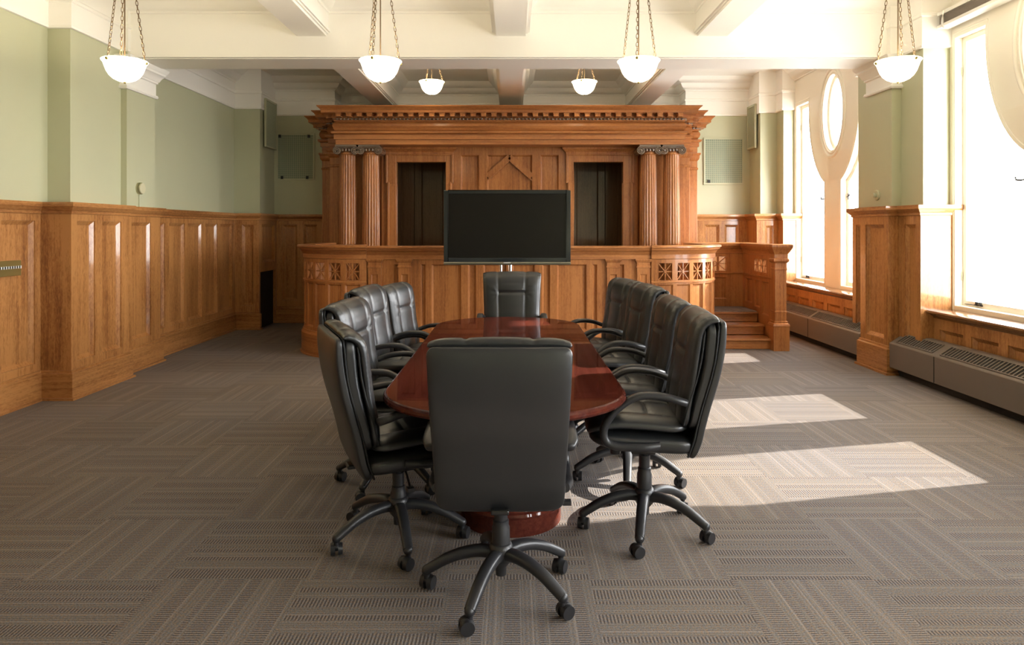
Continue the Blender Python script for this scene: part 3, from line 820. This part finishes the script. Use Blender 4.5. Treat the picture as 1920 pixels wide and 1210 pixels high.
def stack_outline(mb, levels):
    k = len(oval(0)); vs = []
    for ins, z in levels: vs += [(x, y, z) for x, y in oval(ins)]
    fs = []
    for j in range(len(levels) - 1):
        for i in range(k): fs.append((j * k + i, j * k + (i + 1) % k, (j + 1) * k + (i + 1) % k, (j + 1) * k + i))
    fs.append(tuple(range(k - 1, -1, -1))); fs.append(tuple((len(levels) - 1) * k + i for i in range(k)))
    mb.add(vs, fs)
mb = MB(); stack_outline(mb, [(.05, .708), (.02, .710), (.006, .716), (0, .726), (.002, .738), (.008, .746), (.016, .750)])
mb.build('tabletop', M['mahogany'], tb, smooth=20)
for y in (3.60, 5.08):
    prof = [(.262, 0), (.262, .085), (.27, .09), (.274, .10), (.27, .112), (.255, .118), (.25, .13), (.245, .14), (.245, .62), (.255, .64), (.30, .66), (.30, .709)]
    mb = MB(); mb.lathe(prof, (.03, y - 4.34, 0), 48); mb.build('drum_base', M['mahogany'], tb, smooth=35)

# ================================================================== OFFICE CHAIRS
def lerp_tab(tab, x):
    if x <= tab[0][0]: return tab[0][1]
    for (a, b), (c, d) in zip(tab, tab[1:]):
        if x <= c: return b + (d - b) * (x - a) / (c - a)
    return tab[-1][1]
def soft_slab(mb, path, hw, tf, tb_, n=96, m=40, rc=.06, ex=3.2, disp=None, endp=2.6, rc1=None, exb=None):
    """padded slab: PATH is a list of (y, z); hw(s) half width, tf/tb_ thickness to the front and the back of the path"""
    P = [Vector((0, a, b)) for a, b in path]
    P = catmull([p for p in P], 8)
    L = [0.]
    for a, b in zip(P, P[1:]): L.append(L[-1] + (b - a).length)
    T = L[-1]
    def at(s):
        d = s * T
        for i in range(len(P) - 1):
            if d <= L[i + 1] or i == len(P) - 2:
                t = (d - L[i]) / max(1e-9, L[i + 1] - L[i]); return P[i].lerp(P[i + 1], t), (P[i + 1] - P[i]).normalized()
    vs, fs = [], []
    for j in range(m + 1):
        s = .5 - .5 * math.cos(PI * (.02 + .96 * j / m)) if 0 < j < m else (0.0 if j == 0 else 1.0)
        s = min(max(s, .0008), .9992)
        c, t = at(s); nv = Vector((0, t.z, -t.y))
        dist = min(s, 1 - s) * T
        e = (1 - abs(2 * s - 1) ** (endp * T / .25)) ** (1 / endp)
        w = hw(s)
        rr = rc if s < .5 or rc1 is None else rc1
        if dist < rr: w -= rr * (1 - math.sqrt(max(0, 1 - ((rr - dist) / rr) ** 2)))
        for i in range(n):
            a = 2 * PI * i / n; cu, sn = math.cos(a), math.sin(a)
            xx = ex if sn > 0 or exb is None else exb
            u = math.copysign(abs(cu) ** (2 / xx), cu); q = math.copysign(abs(sn) ** (2 / xx), sn)
            th = (tf(s) if q > 0 else tb_(s)) * e
            off = q * th
            if disp: off += disp(s, u, q) * e
            vs.append(c + Vector((w * u, 0, 0)) + nv * off)
    for j in range(m):
        for i in range(n):
            k = (i + 1) % n; fs.append((j * n + i, j * n + k, (j + 1) * n + k, (j + 1) * n + i))
    fs.append(tuple(range(n - 1, -1, -1))); fs.append(tuple(m * n + i for i in range(n)))
    mb.add(vs, fs)
    def surf(s, u, lift=.0006):
        c, t = at(s); nv = Vector((0, t.z, -t.y)); e = (1 - abs(2 * s - 1) ** (endp * T / .25)) ** (1 / endp)
        off = tf(s) * e * (1 - abs(u) ** ex) ** (1 / ex) + (disp(s, u, 1) * e if disp else 0) + lift
        return c + Vector((hw(s) * u, 0, 0)) + nv * off
    return surf
def seam_lines(surf, ub, s0, s1, sj, root):
    for u in (-ub, ub):
        mb = MB(); mb.tube([surf(s0 + (s1 - s0) * i / 40, u) for i in range(41)], .0024, .0024, 6, up=(1, 0, 0)); mb.build('seam', M['seam'], root, smooth=60)
    mb = MB(); mb.tube([surf(sj, -ub + 2 * ub * i / 20) for i in range(21)], .0024, .0024, 6, up=(0, 0, 1)); mb.build('seam', M['seam'], root, smooth=60)
def groove(x, w=.02): return math.exp(-(x / w) ** 2)
def make_chair():
    root = thing('office_chair', '', 'chair')
    rear = [(.435, -.215), (.50, -.243), (.60, -.264), (.70, -.288), (.80, -.319), (.90, -.342), (1.0, -.355), (1.08, -.360), (1.13, -.356)]
    ry = lambda z: lerp_tab(rear, z)
    zz = lambda a, b: [a + (b - a) * i / 8 for i in range(9)]
    # rear upholstered panel
    mb = MB()
    soft_slab(mb, [(ry(z) + .024, z) for z in zz(.435, 1.090)], lambda s: .246 + .024 * s, lambda s: .024, lambda s: .024 + .006 * math.sin(PI * s), n=80, m=44, rc=.05, ex=9, exb=3.2, endp=4, rc1=.03)
    mb.build('back_panel', M['leather'], root, smooth=60)
    # padded gusset at the sides, tucked under the rolled top
    mb = MB()
    soft_slab(mb, [(ry(z) + .082 - .006 * (1 - (z - .58) / .5), z) for z in zz(.575, 1.085)], lambda s: .246 + .018 * s ** .8, lambda s: .020 + .022 * min(1, max(0, s * 1.4 - .15)), lambda s: .036, n=120, m=48, rc=.05, ex=3.0, exb=8, endp=3.2)
    mb.build('back_gusset', M['leather'], root, smooth=60)
    # front cushion with stitched columns, rolled back over the top
    fo = lambda z: .102 + .030 * min(1, max(0, (z - .62) / .28))
    yc = ry(1.02) + fo(1.02)
    cpath = [(ry(z) + fo(z), z) for z in zz(.575, .985)] + [(yc - .003, 1.025), (yc - .016, 1.060), (yc - .042, 1.083), (yc - .070, 1.091), (yc - .088, 1.088)]
    CL = sum((Vector(p) - Vector(q)).length for p, q in zip(cpath, cpath[1:])); sj = .355 / CL
    def dc(s, u, q):
        if q <= 0: return 0.
        d = -.012 * (groove(u - .48, .020) + groove(u + .48, .020))
        dz = (s - sj) * CL
        if abs(u) < .48: d -= .012 * groove(dz / .010, 1.)
        for sg in (-1, 1):      # soft creases that run out from the seam joints
            du = (u - sg * .48); r = math.hypot(du * .26, dz)
            if r < .14 and sg * du > 0: d -= .0045 * math.sin(math.atan2(dz, du * .26 * sg) * 7) * math.exp(-(r / .06) ** 2) * min(1, r / .012)
        k = 1 if s < .75 else .5
        d += k * (.010 * math.cos(u * PI / .96) if abs(u) < .48 else .008 * math.sin((abs(u) - .48) / .52 * PI))
        if abs(u) > .9: d -= .003 * (.5 + .5 * math.sin(s * CL * 260))
        return d
    sf = soft_slab(mb := MB(), cpath, lambda s: .246 + .024 * min(1, s * 1.15) - .005 * math.sin(PI * s), lambda s: .034, lambda s: .026, n=150, m=72, rc=.06, ex=3.4, exb=3, disp=dc, rc1=.008, endp=3)
    mb.build('back_cushion', M['leather'], root, smooth=60)
    seam_lines(sf, .48, .05, .97, sj, root)
    # piping
    for off, w, a, b, r in ((.050, .003, .45, 1.086, .005), (.112, .010, .60, 1.058, .005)):
        side = [((.246 + .024 * (z - .45) / .65 - w), ry(z) + off, z) for z in zz(a, b - .04)]
        top = [(.268 - w - .04 + .04 * math.cos(t), ry(b) + off, b - .04 + .04 * math.sin(t)) for t in (.3, .6, .9, 1.2, PI / 2)]
        half = side + top
        mb = MB(); mb.tube([(-x, y, z) for x, y, z in half] + half[::-1], r, r, 8); mb.build('piping', M['seam'], root, smooth=60)
    # seat
    mb = MB()
    soft_slab(mb, [(.285, .528), (.20, .516), (.05, .506), (-.10, .500), (-.225, .494)], lambda s: .258, lambda s: .046, lambda s: .036 + .014 * min(1, s * 1.6), n=72, m=28, rc=.09, ex=4)
    mb.build('seat', M['leather'], root, smooth=60)
    def ds(s, u, q):
        if q <= 0: return 0.
        d = -.009 * (groove(u - .5, .022) + groove(u + .5, .022)) * (1 if s > .12 else s / .12)
        if abs(u) < .5: d -= .009 * groove((s - .62) / .02, 1.)
        d += .012 * math.cos(u * PI / 1.0) if abs(u) < .5 else .007 * math.sin((abs(u) - .5) / .5 * PI)
        return d
    mb = MB()
    sf = soft_slab(mb, [(.295, .545), (.25, .574), (.15, .590), (.02, .585), (-.10, .576), (-.185, .578)], lambda s: .252 - .01 * s, lambda s: .040, lambda s: .026, n=130, m=52, rc=.08, ex=3.2, disp=ds)
    mb.build('seat_cushion', M['leather'], root, smooth=60)
    seam_lines(sf, .50, .10, .94, .62, root)
    # arms
    ap = [(-.165, .708), (-.12, .725), (-.06, .741), (.02, .747), (.085, .734), (.155, .686), (.203, .630), (.222, .575), (.210, .530), (.172, .510), (.11, .505), (.03, .505), (-.04, .507)]
    for sg in (-1, 1):
        pts = [(sg * (.283 if i < 12 else .262), a, b) for i, (a, b) in enumerate(ap)]
        pts[0] = (sg * .265, *ap[0])
        pts = catmull(pts, 5); k = len(pts)
        ra = [.027 if i < k * .45 else .027 - .006 * min(1, (i - k * .45) / (k * .15)) for i in range(k)]
        rb = [.017 if i < k * .45 else .019 for i in range(k)]
        ra[0] *= .7; rb[0] *= .7
        mb = MB(); mb.tube(pts, ra, rb, 14, up=(sg * .001, -1, .4) if False else (0, 0, 1), flat=2.6) if False else None
        # section kept square to the loop: side axis is always the chair's width
        P = [Vector(p) for p in pts]; vs = []; fs = []; n = 14
        for j, p in enumerate(P):
            t = (P[min(j + 1, k - 1)] - P[max(j - 1, 0)]); t.x = 0; t.normalize(); nv = Vector((0, -t.z, t.y))
            for i in range(n):
                a = 2 * PI * i / n; c, q = math.cos(a), math.sin(a)
                vs.append(p + Vector((1, 0, 0)) * ra[j] * math.copysign(abs(c) ** .75, c) + nv * rb[j] * math.copysign(abs(q) ** .75, q))
        for j in range(k - 1):
            for i in range(n): fs.append((j * n + i, j * n + (i + 1) % n, (j + 1) * n + (i + 1) % n, (j + 1) * n + i))
        fs += [tuple(range(n)), tuple((k - 1) * n + i for i in range(n))]
        mb = MB(); mb.add(vs, fs); mb.build('armrest', M['plastic'], root, smooth=60)
    # mechanism
    mb = MB(); mb.box(-.10, .10, -.14, .10, .425, .462); mb.box(-.05, .05, -.05, .07, .395, .43); mb.box(-.035, .035, -.25, -.10, .435, .455)
    mc = mb.build('tilt_mechanism', M['steel'], root, bevel=.006)
    mb = MB(); mb.cyl((0, .10, .42), (0, .16, .42), .012); mb.cyl((0, .145, .42), (0, .145, .385), .03, .026, 20); mb.build('tension_knob', M['plastic'], mc, smooth=40)
    mb = MB(); mb.tube(catmull([(.05, 0, .43), (.14, .0, .425), (.22, -.01, .415), (.265, -.015, .40)], 5), .006, .006, 8); mb.box(.255, .29, -.03, 0, .385, .402); mb.build('height_lever', M['plastic'], mc, smooth=40)
    mb = MB(); mb.lathe([(.017, .30), (.017, .42)], n=20); mb.lathe([(.038, .20), (.037, .285), (.033, .295), (.033, .315), (.028, .32), (.028, .38)], n=24)
    mb.build('gas_column', M['plastic'], root, smooth=40)
    mb = MB(); mb.lathe([(.022, .075), (.024, .11), (.045, .135), (.05, .15), (.05, .19), (.044, .205), (.036, .21)], n=28)
    mb.build('hub', M['plastic'], root, smooth=40)
    # five legs
    for i in range(5):
        pts = catmull([(.025, .165), (.08, .172), (.15, .163), (.22, .138), (.28, .104), (.312, .085)], 5)
        pts = [Vector((0, p[0], p[1])) for p in pts]; k = len(pts)
        mb = MB(); mb.tube(pts, [.030 - .008 * j / k for j in range(k)], [.026 - .008 * j / k for j in range(k)], 14, flat=2.5)
        mb.sphere((0, .312, .083), .021, 12, 8)
        lg = mb.build('leg', M['plastic'], root, smooth=50); lg.rotation_euler.z = i * 2 * PI / 5
        mb = MB(); q = R((35, 160, -60, 100, -20)[i]); cq, sq = math.cos(q), math.sin(q)
        c = Vector((0, .312, 0)) + Vector((cq, sq, 0)) * .012; ax = Vector((-sq, cq, 0))
        for sg in (-1, 1):
            a = c + ax * sg * .007; b = c + ax * sg * .027
            mb.cyl((a.x, a.y, .0305), (b.x, b.y, .0305), .030, .027, 24)
        mb.cyl((0, .312, .05), (0, .312, .078), .012, n=12); mb.sphere((c.x, c.y, .042), .026, 12, 8, (1, 1, .8))
        mb.build('caster', M['caster'], lg, smooth=40)
    return root
proto = make_chair()
G = 'black leather office chairs around the conference table'
# x, y, facing, star angle (world), drop, label
chairs = [
    (-.046, 2.84, 0, -111, -.014, 'black leather office chair nearest the camera, seen square from behind at the near table end'),
    (.668, 3.445, 86, -105, -.008, 'black leather chair first from the camera on the window side, standing in sunlight'),
    (.70, 4.13, 90, -100, -.015, 'black leather chair second from the camera on the window side of the table'),
    (.70, 4.86, 97, -80, 0, 'black leather chair third from the camera on the window side of the table'),
    (.668, 5.53, 103, -95, -.014, 'black leather chair farthest on the window side, next to the bench front'),
    (-.555, 3.33, -66, -72.6, -.055, 'black leather chair first from the camera on the left, turned partly away showing its back'),
    (-.72, 4.07, -96, -110, -.03, 'black leather chair second from the camera on the left side of the table'),
    (-.76, 4.82, -97, -60, -.01, 'black leather chair third from the camera on the left side of the table'),
    (-.685, 5.50, -102, -85, -.048, 'black leather chair farthest on the left side, below the curved bench end'),
    (.0, 6.06, 180, -70, 0, 'black leather chair facing the camera at the far table end under the television'),
]
for i, (x, y, rz, star, drop, lab_) in enumerate(chairs):
    o = proto if i == 0 else copy_tree(proto)
    o.location = (x, y, 0); o.rotation_euler.z = R(rz); tag(o, lab_, 'chair', G)
    k = 0
    for ch in kids(o):
        nm = ch.name.split('.')[0]
        if nm == 'leg':
            ch.rotation_euler.z = R(star - 90 - rz) + k * 2 * PI / 5; k += 1
        elif nm != 'hub': ch.location.z = drop - (.045 if i == 0 and nm == 'armrest' else 0)

# ================================================================== TELEVISION
tv = thing('television', 'large black flat television on a chrome floor stand behind the far chair', 'television', (-.05, 7.12, 0))
w, zb, zt = .66, 1.137, 1.915
mb = MB(); fr = .045
for a in ((-w, -w + fr, zb + .03, zt), (w - fr, w, zb + .03, zt), (-w + fr, w - fr, zt - .037, zt), (-w + fr, w - fr, zb + .03, zb + .075)):
    mb.box(a[0], a[1], -.02, .03, a[2], a[3])
mb.box(-w + .02, w - .02, .0, .05, zb + .05, zt - .01)
mb.build('bezel', M['bezel'], tv, bevel=.004)
mb = MB(); mb.box(-w + fr, w - fr, -.012, .0, zb + .075, zt - .037); mb.build('screen_panel', M['screen'], tv)
mb = MB(); mb.tube([(-w, -.012, zb + .017), (w, -.012, zb + .017)], .017, .017, 12, flat=3); tbar = mb.build('trim_bar', M['trim_bar'], tv, smooth=40)
mb = MB()
for i in range(6): mb.box(-.037 + .0125 * i, -.037 + .0125 * i + .0095, -.033, -.026, zb + .019, zb + .030)
mb.build('maker_mark', M['mark'], tbar)
mb = MB(); mb.box(-.2, .2, .05, .10, 1.3, 1.7); mb.build('mount_plate', M['steel'], tv)
for x in (-.070, .030):
    mb = MB(); mb.cyl((x, .08, .05), (x, .08, 1.65), .020, n=20); mb.build('stand_pole', M['chrome'], tv, smooth=40)
mb = MB(); mb.box(-.42, .42, -.25, .35, .02, .05); mb.cyl((-.3, -.2, .0), (-.3, -.2, .03), .03); mb.cyl((.3, -.2, 0), (.3, -.2, .03), .03); mb.cyl((-.3, .3, 0), (-.3, .3, .03), .03); mb.cyl((.3, .3, 0), (.3, .3, .03), .03)
mb.build('stand_base', M['steel'], tv, bevel=.006)

# ================================================================== PENDANT LAMPS
def make_pendant(name, zr):
    """zr: height of the bowl rim; hangs from the ceiling"""
    root = thing(name, '', 'lamp')
    H = ZC - zr
    prof = [(.012, -.168), (.05, -.162), (.085, -.145), (.112, -.12), (.132, -.088), (.146, -.05), (.156, -.02), (.168, -.004), (.171, 0), (.168, .003), (.160, 0), (.150, -.02), (.138, -.052), (.124, -.086), (.104, -.114), (.078, -.136), (.045, -.150), (.010, -.155)]
    mb = MB(); mb.lathe(prof, (0, 0, 0), 48); mb.build('bowl', M['lamp'], root, smooth=60)
    mb = MB(); mb.lathe([(.0, H), (.055, H - .002), (.05, H - .02), (.025, H - .035), (.012, H - .05), (.0, H - .055)], n=24, cap=False); cn = mb.build('ceiling_canopy', M['bronze'], root, smooth=50)
    mb = MB(); mb.cyl((0, 0, -.05), (0, 0, H - .05), .005, n=8); mb.build('cord', M['bronze'], root, smooth=60)
    for k in range(3):
        a = R(250 + 120 * k); top = Vector((.012 * math.cos(a), .012 * math.sin(a), H - .05)); bot = Vector((.150 * math.cos(a), .150 * math.sin(a), .012))
        d = bot - top; L = d.length; n = max(4, int(L / .034)); d.normalize(); s1 = d.cross(Vector((-math.sin(a), math.cos(a), 0))).normalized(); s2 = d.cross(s1)
        mb = MB()
        for i in range(n):
            c = top + d * (L * (i + .5) / n); s = s1 if i % 2 else s2
            hl, hw = L / n * .62, .0085; pts = []
            for q in range(12):
                t = 2 * PI * q / 12
                pts.append(c + d * (hl * math.copysign(abs(math.cos(t)) ** .8, math.cos(t))) + s * (hw * math.sin(t)))
            mb.tube(pts, .0026, .0026, 6, up=tuple(d.cross(s)), closed=True)
        ch = mb.build('chain', M['bronze'], root, smooth=60)
        mb = MB(); e = Vector((.163 * math.cos(a), .163 * math.sin(a), -.012))
        mb.sphere(tuple(e), .013, 10, 8); mb.cyl(tuple(e), tuple(bot), .004, n=8); mb.build('rosette', M['brass'], ch, smooth=50)
    mb = MB(); mb.sphere((0, 0, -.172), .010, 10, 8); mb.build('finial', M['brass'], root, smooth=50)
    return root
P5 = make_pendant('pendant_lamp', 2.865)
GP = 'alabaster bowl pendant lamps'
near = [(-3.12, 'lit bowl pendant on long chains nearest the green left wall'), (-1.06, 'lit bowl pendant on long chains above the left row of chairs'),
        (1.02, 'lit bowl pendant on long chains above the right row of chairs'), (3.11, 'lit bowl pendant on long chains beside the right green pier')]
for i, (x, t) in enumerate(near):
    o = P5 if i == 0 else copy_tree(P5)
    o.location = (x, 5.5, 2.865); tag(o, t, 'lamp', GP); o.rotation_euler.z = R((0, 8, 5, 40)[i])
P9 = make_pendant('pendant_lamp', 3.475)
for i, (x, t) in enumerate([(-1.07, 'small distant bowl pendant above the left doorway of the screen'), (.965, 'small distant bowl pendant above the right doorway of the screen')]):
    o = P9 if i == 0 else copy_tree(P9)
    o.location = (x, 9.1, 3.475); tag(o, t, 'lamp', GP)

# ================================================================== HEATERS
def heater(y0, y1, grilles, label, seams):
    root = thing('wall_heater', label, 'heater', (3.90, (y0 + y1) / 2, 0)); yc = (y0 + y1) / 2; h = (y1 - y0) / 2
    prof = [(.23, .085), (0, .085), (0, .330), (.006, .338), (.165, .440), (.23, .440)]
    mb = MB()
    mb.add([(x, y, z) for y in (-h, h) for x, z in prof], [(k, (k + 1) % 6, 6 + (k + 1) % 6, 6 + k) for k in range(6)] + [tuple(range(6)), tuple(range(11, 5, -1))])
    mb.build('casing', M['heater'], root, bevel=.004)
    mb = MB(); mb.box(.09, .23, -h, h, 0, .09); mb.build('plinth', M['heater_dark'], root)
    mb = MB()
    for s in seams: mb.box(-.003, .004, s - yc - .004, s - yc + .004, .09, .33)
    if seams: mb.build('joint_strip', M['heater_dark'], root)
    sl = Vector((.159, 0, .102)).normalized(); nv = Vector((-sl.z, 0, sl.x)); b0 = Vector((.006, 0, .338))
    for a, b in grilles:
        lo, hi = min(a, b) - yc, max(a, b) - yc
        P = lambda s, y, n: tuple(b0 + sl * s + nv * n + Vector((0, y, 0)))
        mb = MB(); mb.add([P(.03, lo, .002), P(.155, lo, .002), P(.155, hi, .002), P(.03, hi, .002)], [(0, 1, 2, 3)])  # flat dark sheet, painted as the shade between the bars
        g = mb.build('slot_shade', M['heater_dark'], root)
        mb = MB(); n = int((hi - lo) / .042)
        for i in range(n + 1):
            y = lo + (hi - lo) * i / n
            vs = [P(s, y + q, nn) for nn in (.0, .010) for q in (-.007, .007) for s in (.028, .157)]
            mb.add(vs, [(0, 1, 3, 2), (4, 6, 7, 5), (0, 2, 6, 4), (1, 5, 7, 3), (0, 4, 5, 1), (2, 3, 7, 6)])
        for s in (.028, .157):
            vs = [P(s + q, y, nn) for nn in (0, .010) for y in (lo, hi) for q in (-.005, .005)]
            mb.add(vs, [(0, 1, 3, 2), (4, 6, 7, 5), (0, 2, 6, 4), (1, 5, 7, 3), (0, 4, 5, 1), (2, 3, 7, 6)])
        mb.build('grille_bars', M['heater'], g)
    return root
heater(1.0, 7.06, [(6.97, 6.38), (6.26, 5.10), (4.95, 3.75), (3.6, 2.4)], 'long taupe wall heater with slatted top running towards the camera under the near window', [6.31, 5.02, 3.68])
heater(7.66, 10.30, [(8.95, 7.72), (10.2, 9.05)], 'shorter taupe wall heater under the far window beyond the green pier', [9.0])

# ================================================================== SMALL WALL FITTINGS
def grille_panel(p0, p1, z0, z1, label):
    """square cloth grille in a painted frame on the wall from p0 to p1"""
    mid = ((p0[0] + p1[0]) / 2, (p0[1] + p1[1]) / 2)
    root = thing('wall_grille', label, 'grille', (mid[0], mid[1], z0), 0, 'green grille panels at the back of the room')
    L = (Vector(p1) - Vector(p0)).length; d = (Vector(p1) - Vector(p0)) / L; n = Vector((d.y, -d.x)); H = z1 - z0
    m = Matrix(((d.x, n.x, 0, 0), (d.y, n.y, 0, 0), (0, 0, 1, 0), (0, 0, 0, 1)))
    mb = MB(); w = .028
    for a in ((-L / 2, L / 2, H - w, H), (-L / 2, L / 2, 0, w), (-L / 2, -L / 2 + w, w, H - w), (L / 2 - w, L / 2, w, H - w)):
        mb.box(a[0], a[1], -.01, .022, a[2], a[3], m)
    mb.build('frame', M['green'], root, bevel=.004)
    mb = MB(); mb.box(-L / 2 + w, L / 2 - w, -.01, .010, w, H - w, m); pn = mb.build('mesh_panel', M['grille_green'], root)
    mb = MB(); k = 18
    for i in range(1, k): x = -L / 2 + w + (L - 2 * w) * i / k; mb.box(x - .0025, x + .0025, .008, .013, w, H - w, m)
    k2 = int(k * H / L)
    for i in range(1, k2): z = w + (H - 2 * w) * i / k2; mb.box(-L / 2 + w, L / 2 - w, .008, .013, z - .0025, z + .0025, m)
    mb.build('mesh_wires', M['green'], pn, weld=False)
    return root, m, L, H
def hinges(g, spots):
    root, m, L, H = g
    for a, b in spots:
        mb = MB(); x, z = a * L / 2, b * H; mb.box(x - .02, x + .02, .012, .03, z - .025, z + .025, m); mb.build('hinge', M['hinge'], root)
g = grille_panel((-3.86, 11.2), (-3.235, 11.2), 2.31, 3.08, 'square green grille panel with black hinges on the back wall at the left')
hinges(g, [(-.82, .94), (.70, .94), (-.70, .06), (.62, .06)])
g = grille_panel((3.14, 11.2), (3.80, 11.2), 2.24, 3.01, 'square pale green grille panel on the back wall at the right of the screen')
hinges(g, [(-.75, .07)])
grille_panel((-3.86, 10.66), (-3.86, 11.15), 2.80, 3.56, 'narrow dark green grille high on the side of the left corner pier')
grille_panel((3.86, 11.15), (3.86, 10.80), 2.80, 3.50, 'narrow dim grille high in the right back corner beside the square one')
t = thing('vent_plate', 'green brass vent plate with a row of square holes set in the left panelling', 'vent', (-4.165, 5.65, 1.12))
mb = MB(); mb.box(-.03, .008, -.15, .135, 0, .128); mb.build('plate', M['brass'], t, bevel=.003)
mb = MB()
for i in range(10): mb.box(.007, .0095, -.142 + .0275 * i, -.126 + .0275 * i, .062, .080)  # black blocks on the plate paint in the shade of holes
mb.build('hole_shade_row', M['black'], t, weld=False)
mb = MB()
for i in range(10): mb.box(.007, .012, -.128 + .0275 * i, -.117 + .0275 * i, .060, .082)
mb.build('tooth_row', M['mark'], t, weld=False)
t = thing('wall_bell', 'round olive disc with a thin wire on the left green pilaster above the oak rail', 'disc', (-4.03, 7.37, 1.95))
def disc(r, th, mat, nm, par, x0=0., sg=1):
    mb = MB(); mb.cyl((x0, 0, 0), (x0 + sg * th * .6, 0, 0), r, r, 32); mb.cyl((x0 + sg * th * .6, 0, 0), (x0 + sg * th, 0, 0), r, r * .86, 32); return mb.build(nm, mat, par, smooth=35)
disc(.065, .045, M['beige'], 'disc', t)
mb = MB(); mb.cyl((.008, 0, -.06), (.008, 0, -.20), .008, n=8); mb.build('wire', M['green'], t, smooth=50)
t = thing('thermostat', 'small round olive knob fitting on the right green pier', 'fitting', (3.96, 7.40, 1.88))
disc(.058, .016, M['green'], 'plate', t, 0, -1); disc(.026, .05, M['green'], 'knob', t, 0, -1)

# raised blind over the near window
t = thing('window_blind', 'raised brown slatted blind with pale rails at the top of the near right window', 'blind', (4.22, 5.5, 3.47))
mb = MB(); mb.box(-.06, .06, -1.18, 1.18, .12, .155); mb.build('head_rail', M['blind_rail'], t, bevel=.003)
mb = MB()
for i in range(9): mb.box(-.05, .05, -1.16, 1.16, .034 + .009 * i, .034 + .009 * i + .006)
mb.build('slat_stack', M['blind'], t, weld=False)
mb = MB(); mb.box(-.06, .06, -1.19, 1.19, 0, .03); mb.build('bottom_rail', M['blind_rail'], t, bevel=.004)
for y in (1.08, -.9, 0):
    mb = MB(); mb.tube(catmull([(-.062, y, .15), (-.066, y, .09), (-.064, y + .01, .02), (-.05, y + .01, -.012)], 4), .012, .006, 8); mb.build('clip', M['blind_rail'], t, smooth=50)

# ================================================================== LIGHT, SKY, CAMERA
w_ = bpy.data.worlds.new('sky'); SC.world = w_; w_.use_nodes = True
nt = w_.node_tree; tc = nt.nodes.new('ShaderNodeTexCoord'); sx = nt.nodes.new('ShaderNodeSeparateXYZ'); mr = nt.nodes.new('ShaderNodeMapRange')
mr.inputs[1].default_value = -1; mr.inputs[2].default_value = 1; mx = nt.nodes.new('ShaderNodeValToRGB')
ce = mx.color_ramp.elements      # bright band above the horizon, deeper sky overhead, pale street below
def sky_stop(p, v, tint, new=True):
    e = ce.new((p + 1) / 2) if new else ce[0 if p < 0 else 1]
    e.position = (p + 1) / 2; e.color = (v * tint[0], v * tint[1], v * tint[2], 1)
sky_stop(-1, GROUND, (.98, .98, .97), False); sky_stop(1, .18, (.9, .96, 1), False)
sky_stop(-.15, GROUND, (.98, .98, .97)); sky_stop(.02, .95, (.97, .985, 1)); sky_stop(.30, 1, (.94, .97, 1)); sky_stop(.55, .30, (.93, .97, 1))
bg = w_.node_tree.nodes['Background']
lk(nt, tc.outputs['Generated'], sx.inputs[0]); lk(nt, sx.outputs[2], mr.inputs[0]); lk(nt, mr.outputs[0], mx.inputs[0]); lk(nt, mx.outputs[0], bg.inputs['Color'])
bg.inputs['Strength'].default_value = SKY
sun = bpy.data.lights.new('sun', 'SUN'); sun.energy = SUN; sun.angle = R(.6); sun.color = (1, .95, .86)
so = bpy.data.objects.new('sun', sun); COL.objects.link(so); so.location = (12, 8, 8)
so.rotation_euler = Vector((-1, -.217, -.58)).to_track_quat('-Z', 'Y').to_euler()
for c in WINS:      # sampling guides for the sky light through each window
    pl = bpy.data.lights.new('window_portal', 'AREA'); pl.shape = 'RECTANGLE'; pl.size = 2.4; pl.size_y = 2.75
    pl.cycles.is_portal = True
    po = bpy.data.objects.new('window_portal', pl); COL.objects.link(po); po.location = (4.50, c, 2.1)
    po.rotation_euler = Vector((-1, 0, 0)).to_track_quat('-Z', 'Y').to_euler()
for x, y, z in [(x, 5.5, 2.865) for x, _ in near] + [(-1.07, 9.1, 3.475), (.965, 9.1, 3.475)]:
    l = bpy.data.lights.new('lamp_bulb', 'POINT'); l.energy = BULB; l.color = (1, .90, .74); l.shadow_soft_size = .04
    lo = bpy.data.objects.new('lamp_bulb', l); COL.objects.link(lo); lo.location = (x, y, z - .04)

cam = bpy.data.cameras.new('camera'); cam.sensor_width = 36; cam.lens = 24; cam.shift_y = -175 / 1920; cam.clip_start = .05
co = bpy.data.objects.new('camera', cam); COL.objects.link(co); co.location = (0, 0, 1.51); co.rotation_euler = (R(90), 0, 0)
SC.camera = co
SC.view_settings.view_transform = 'Standard'; SC.view_settings.look = 'None'
SC.view_settings.gamma = 1; SC.view_settings.use_curve_mapping = False
SC.view_settings.exposure = EXPO
SC.cycles.use_denoising = True
SC.cycles.max_bounces = 10; SC.cycles.diffuse_bounces = 6; SC.cycles.transparent_max_bounces = 12
SC.cycles.sample_clamp_indirect = 6
SC.cycles.caustics_reflective = False; SC.cycles.caustics_refractive = False
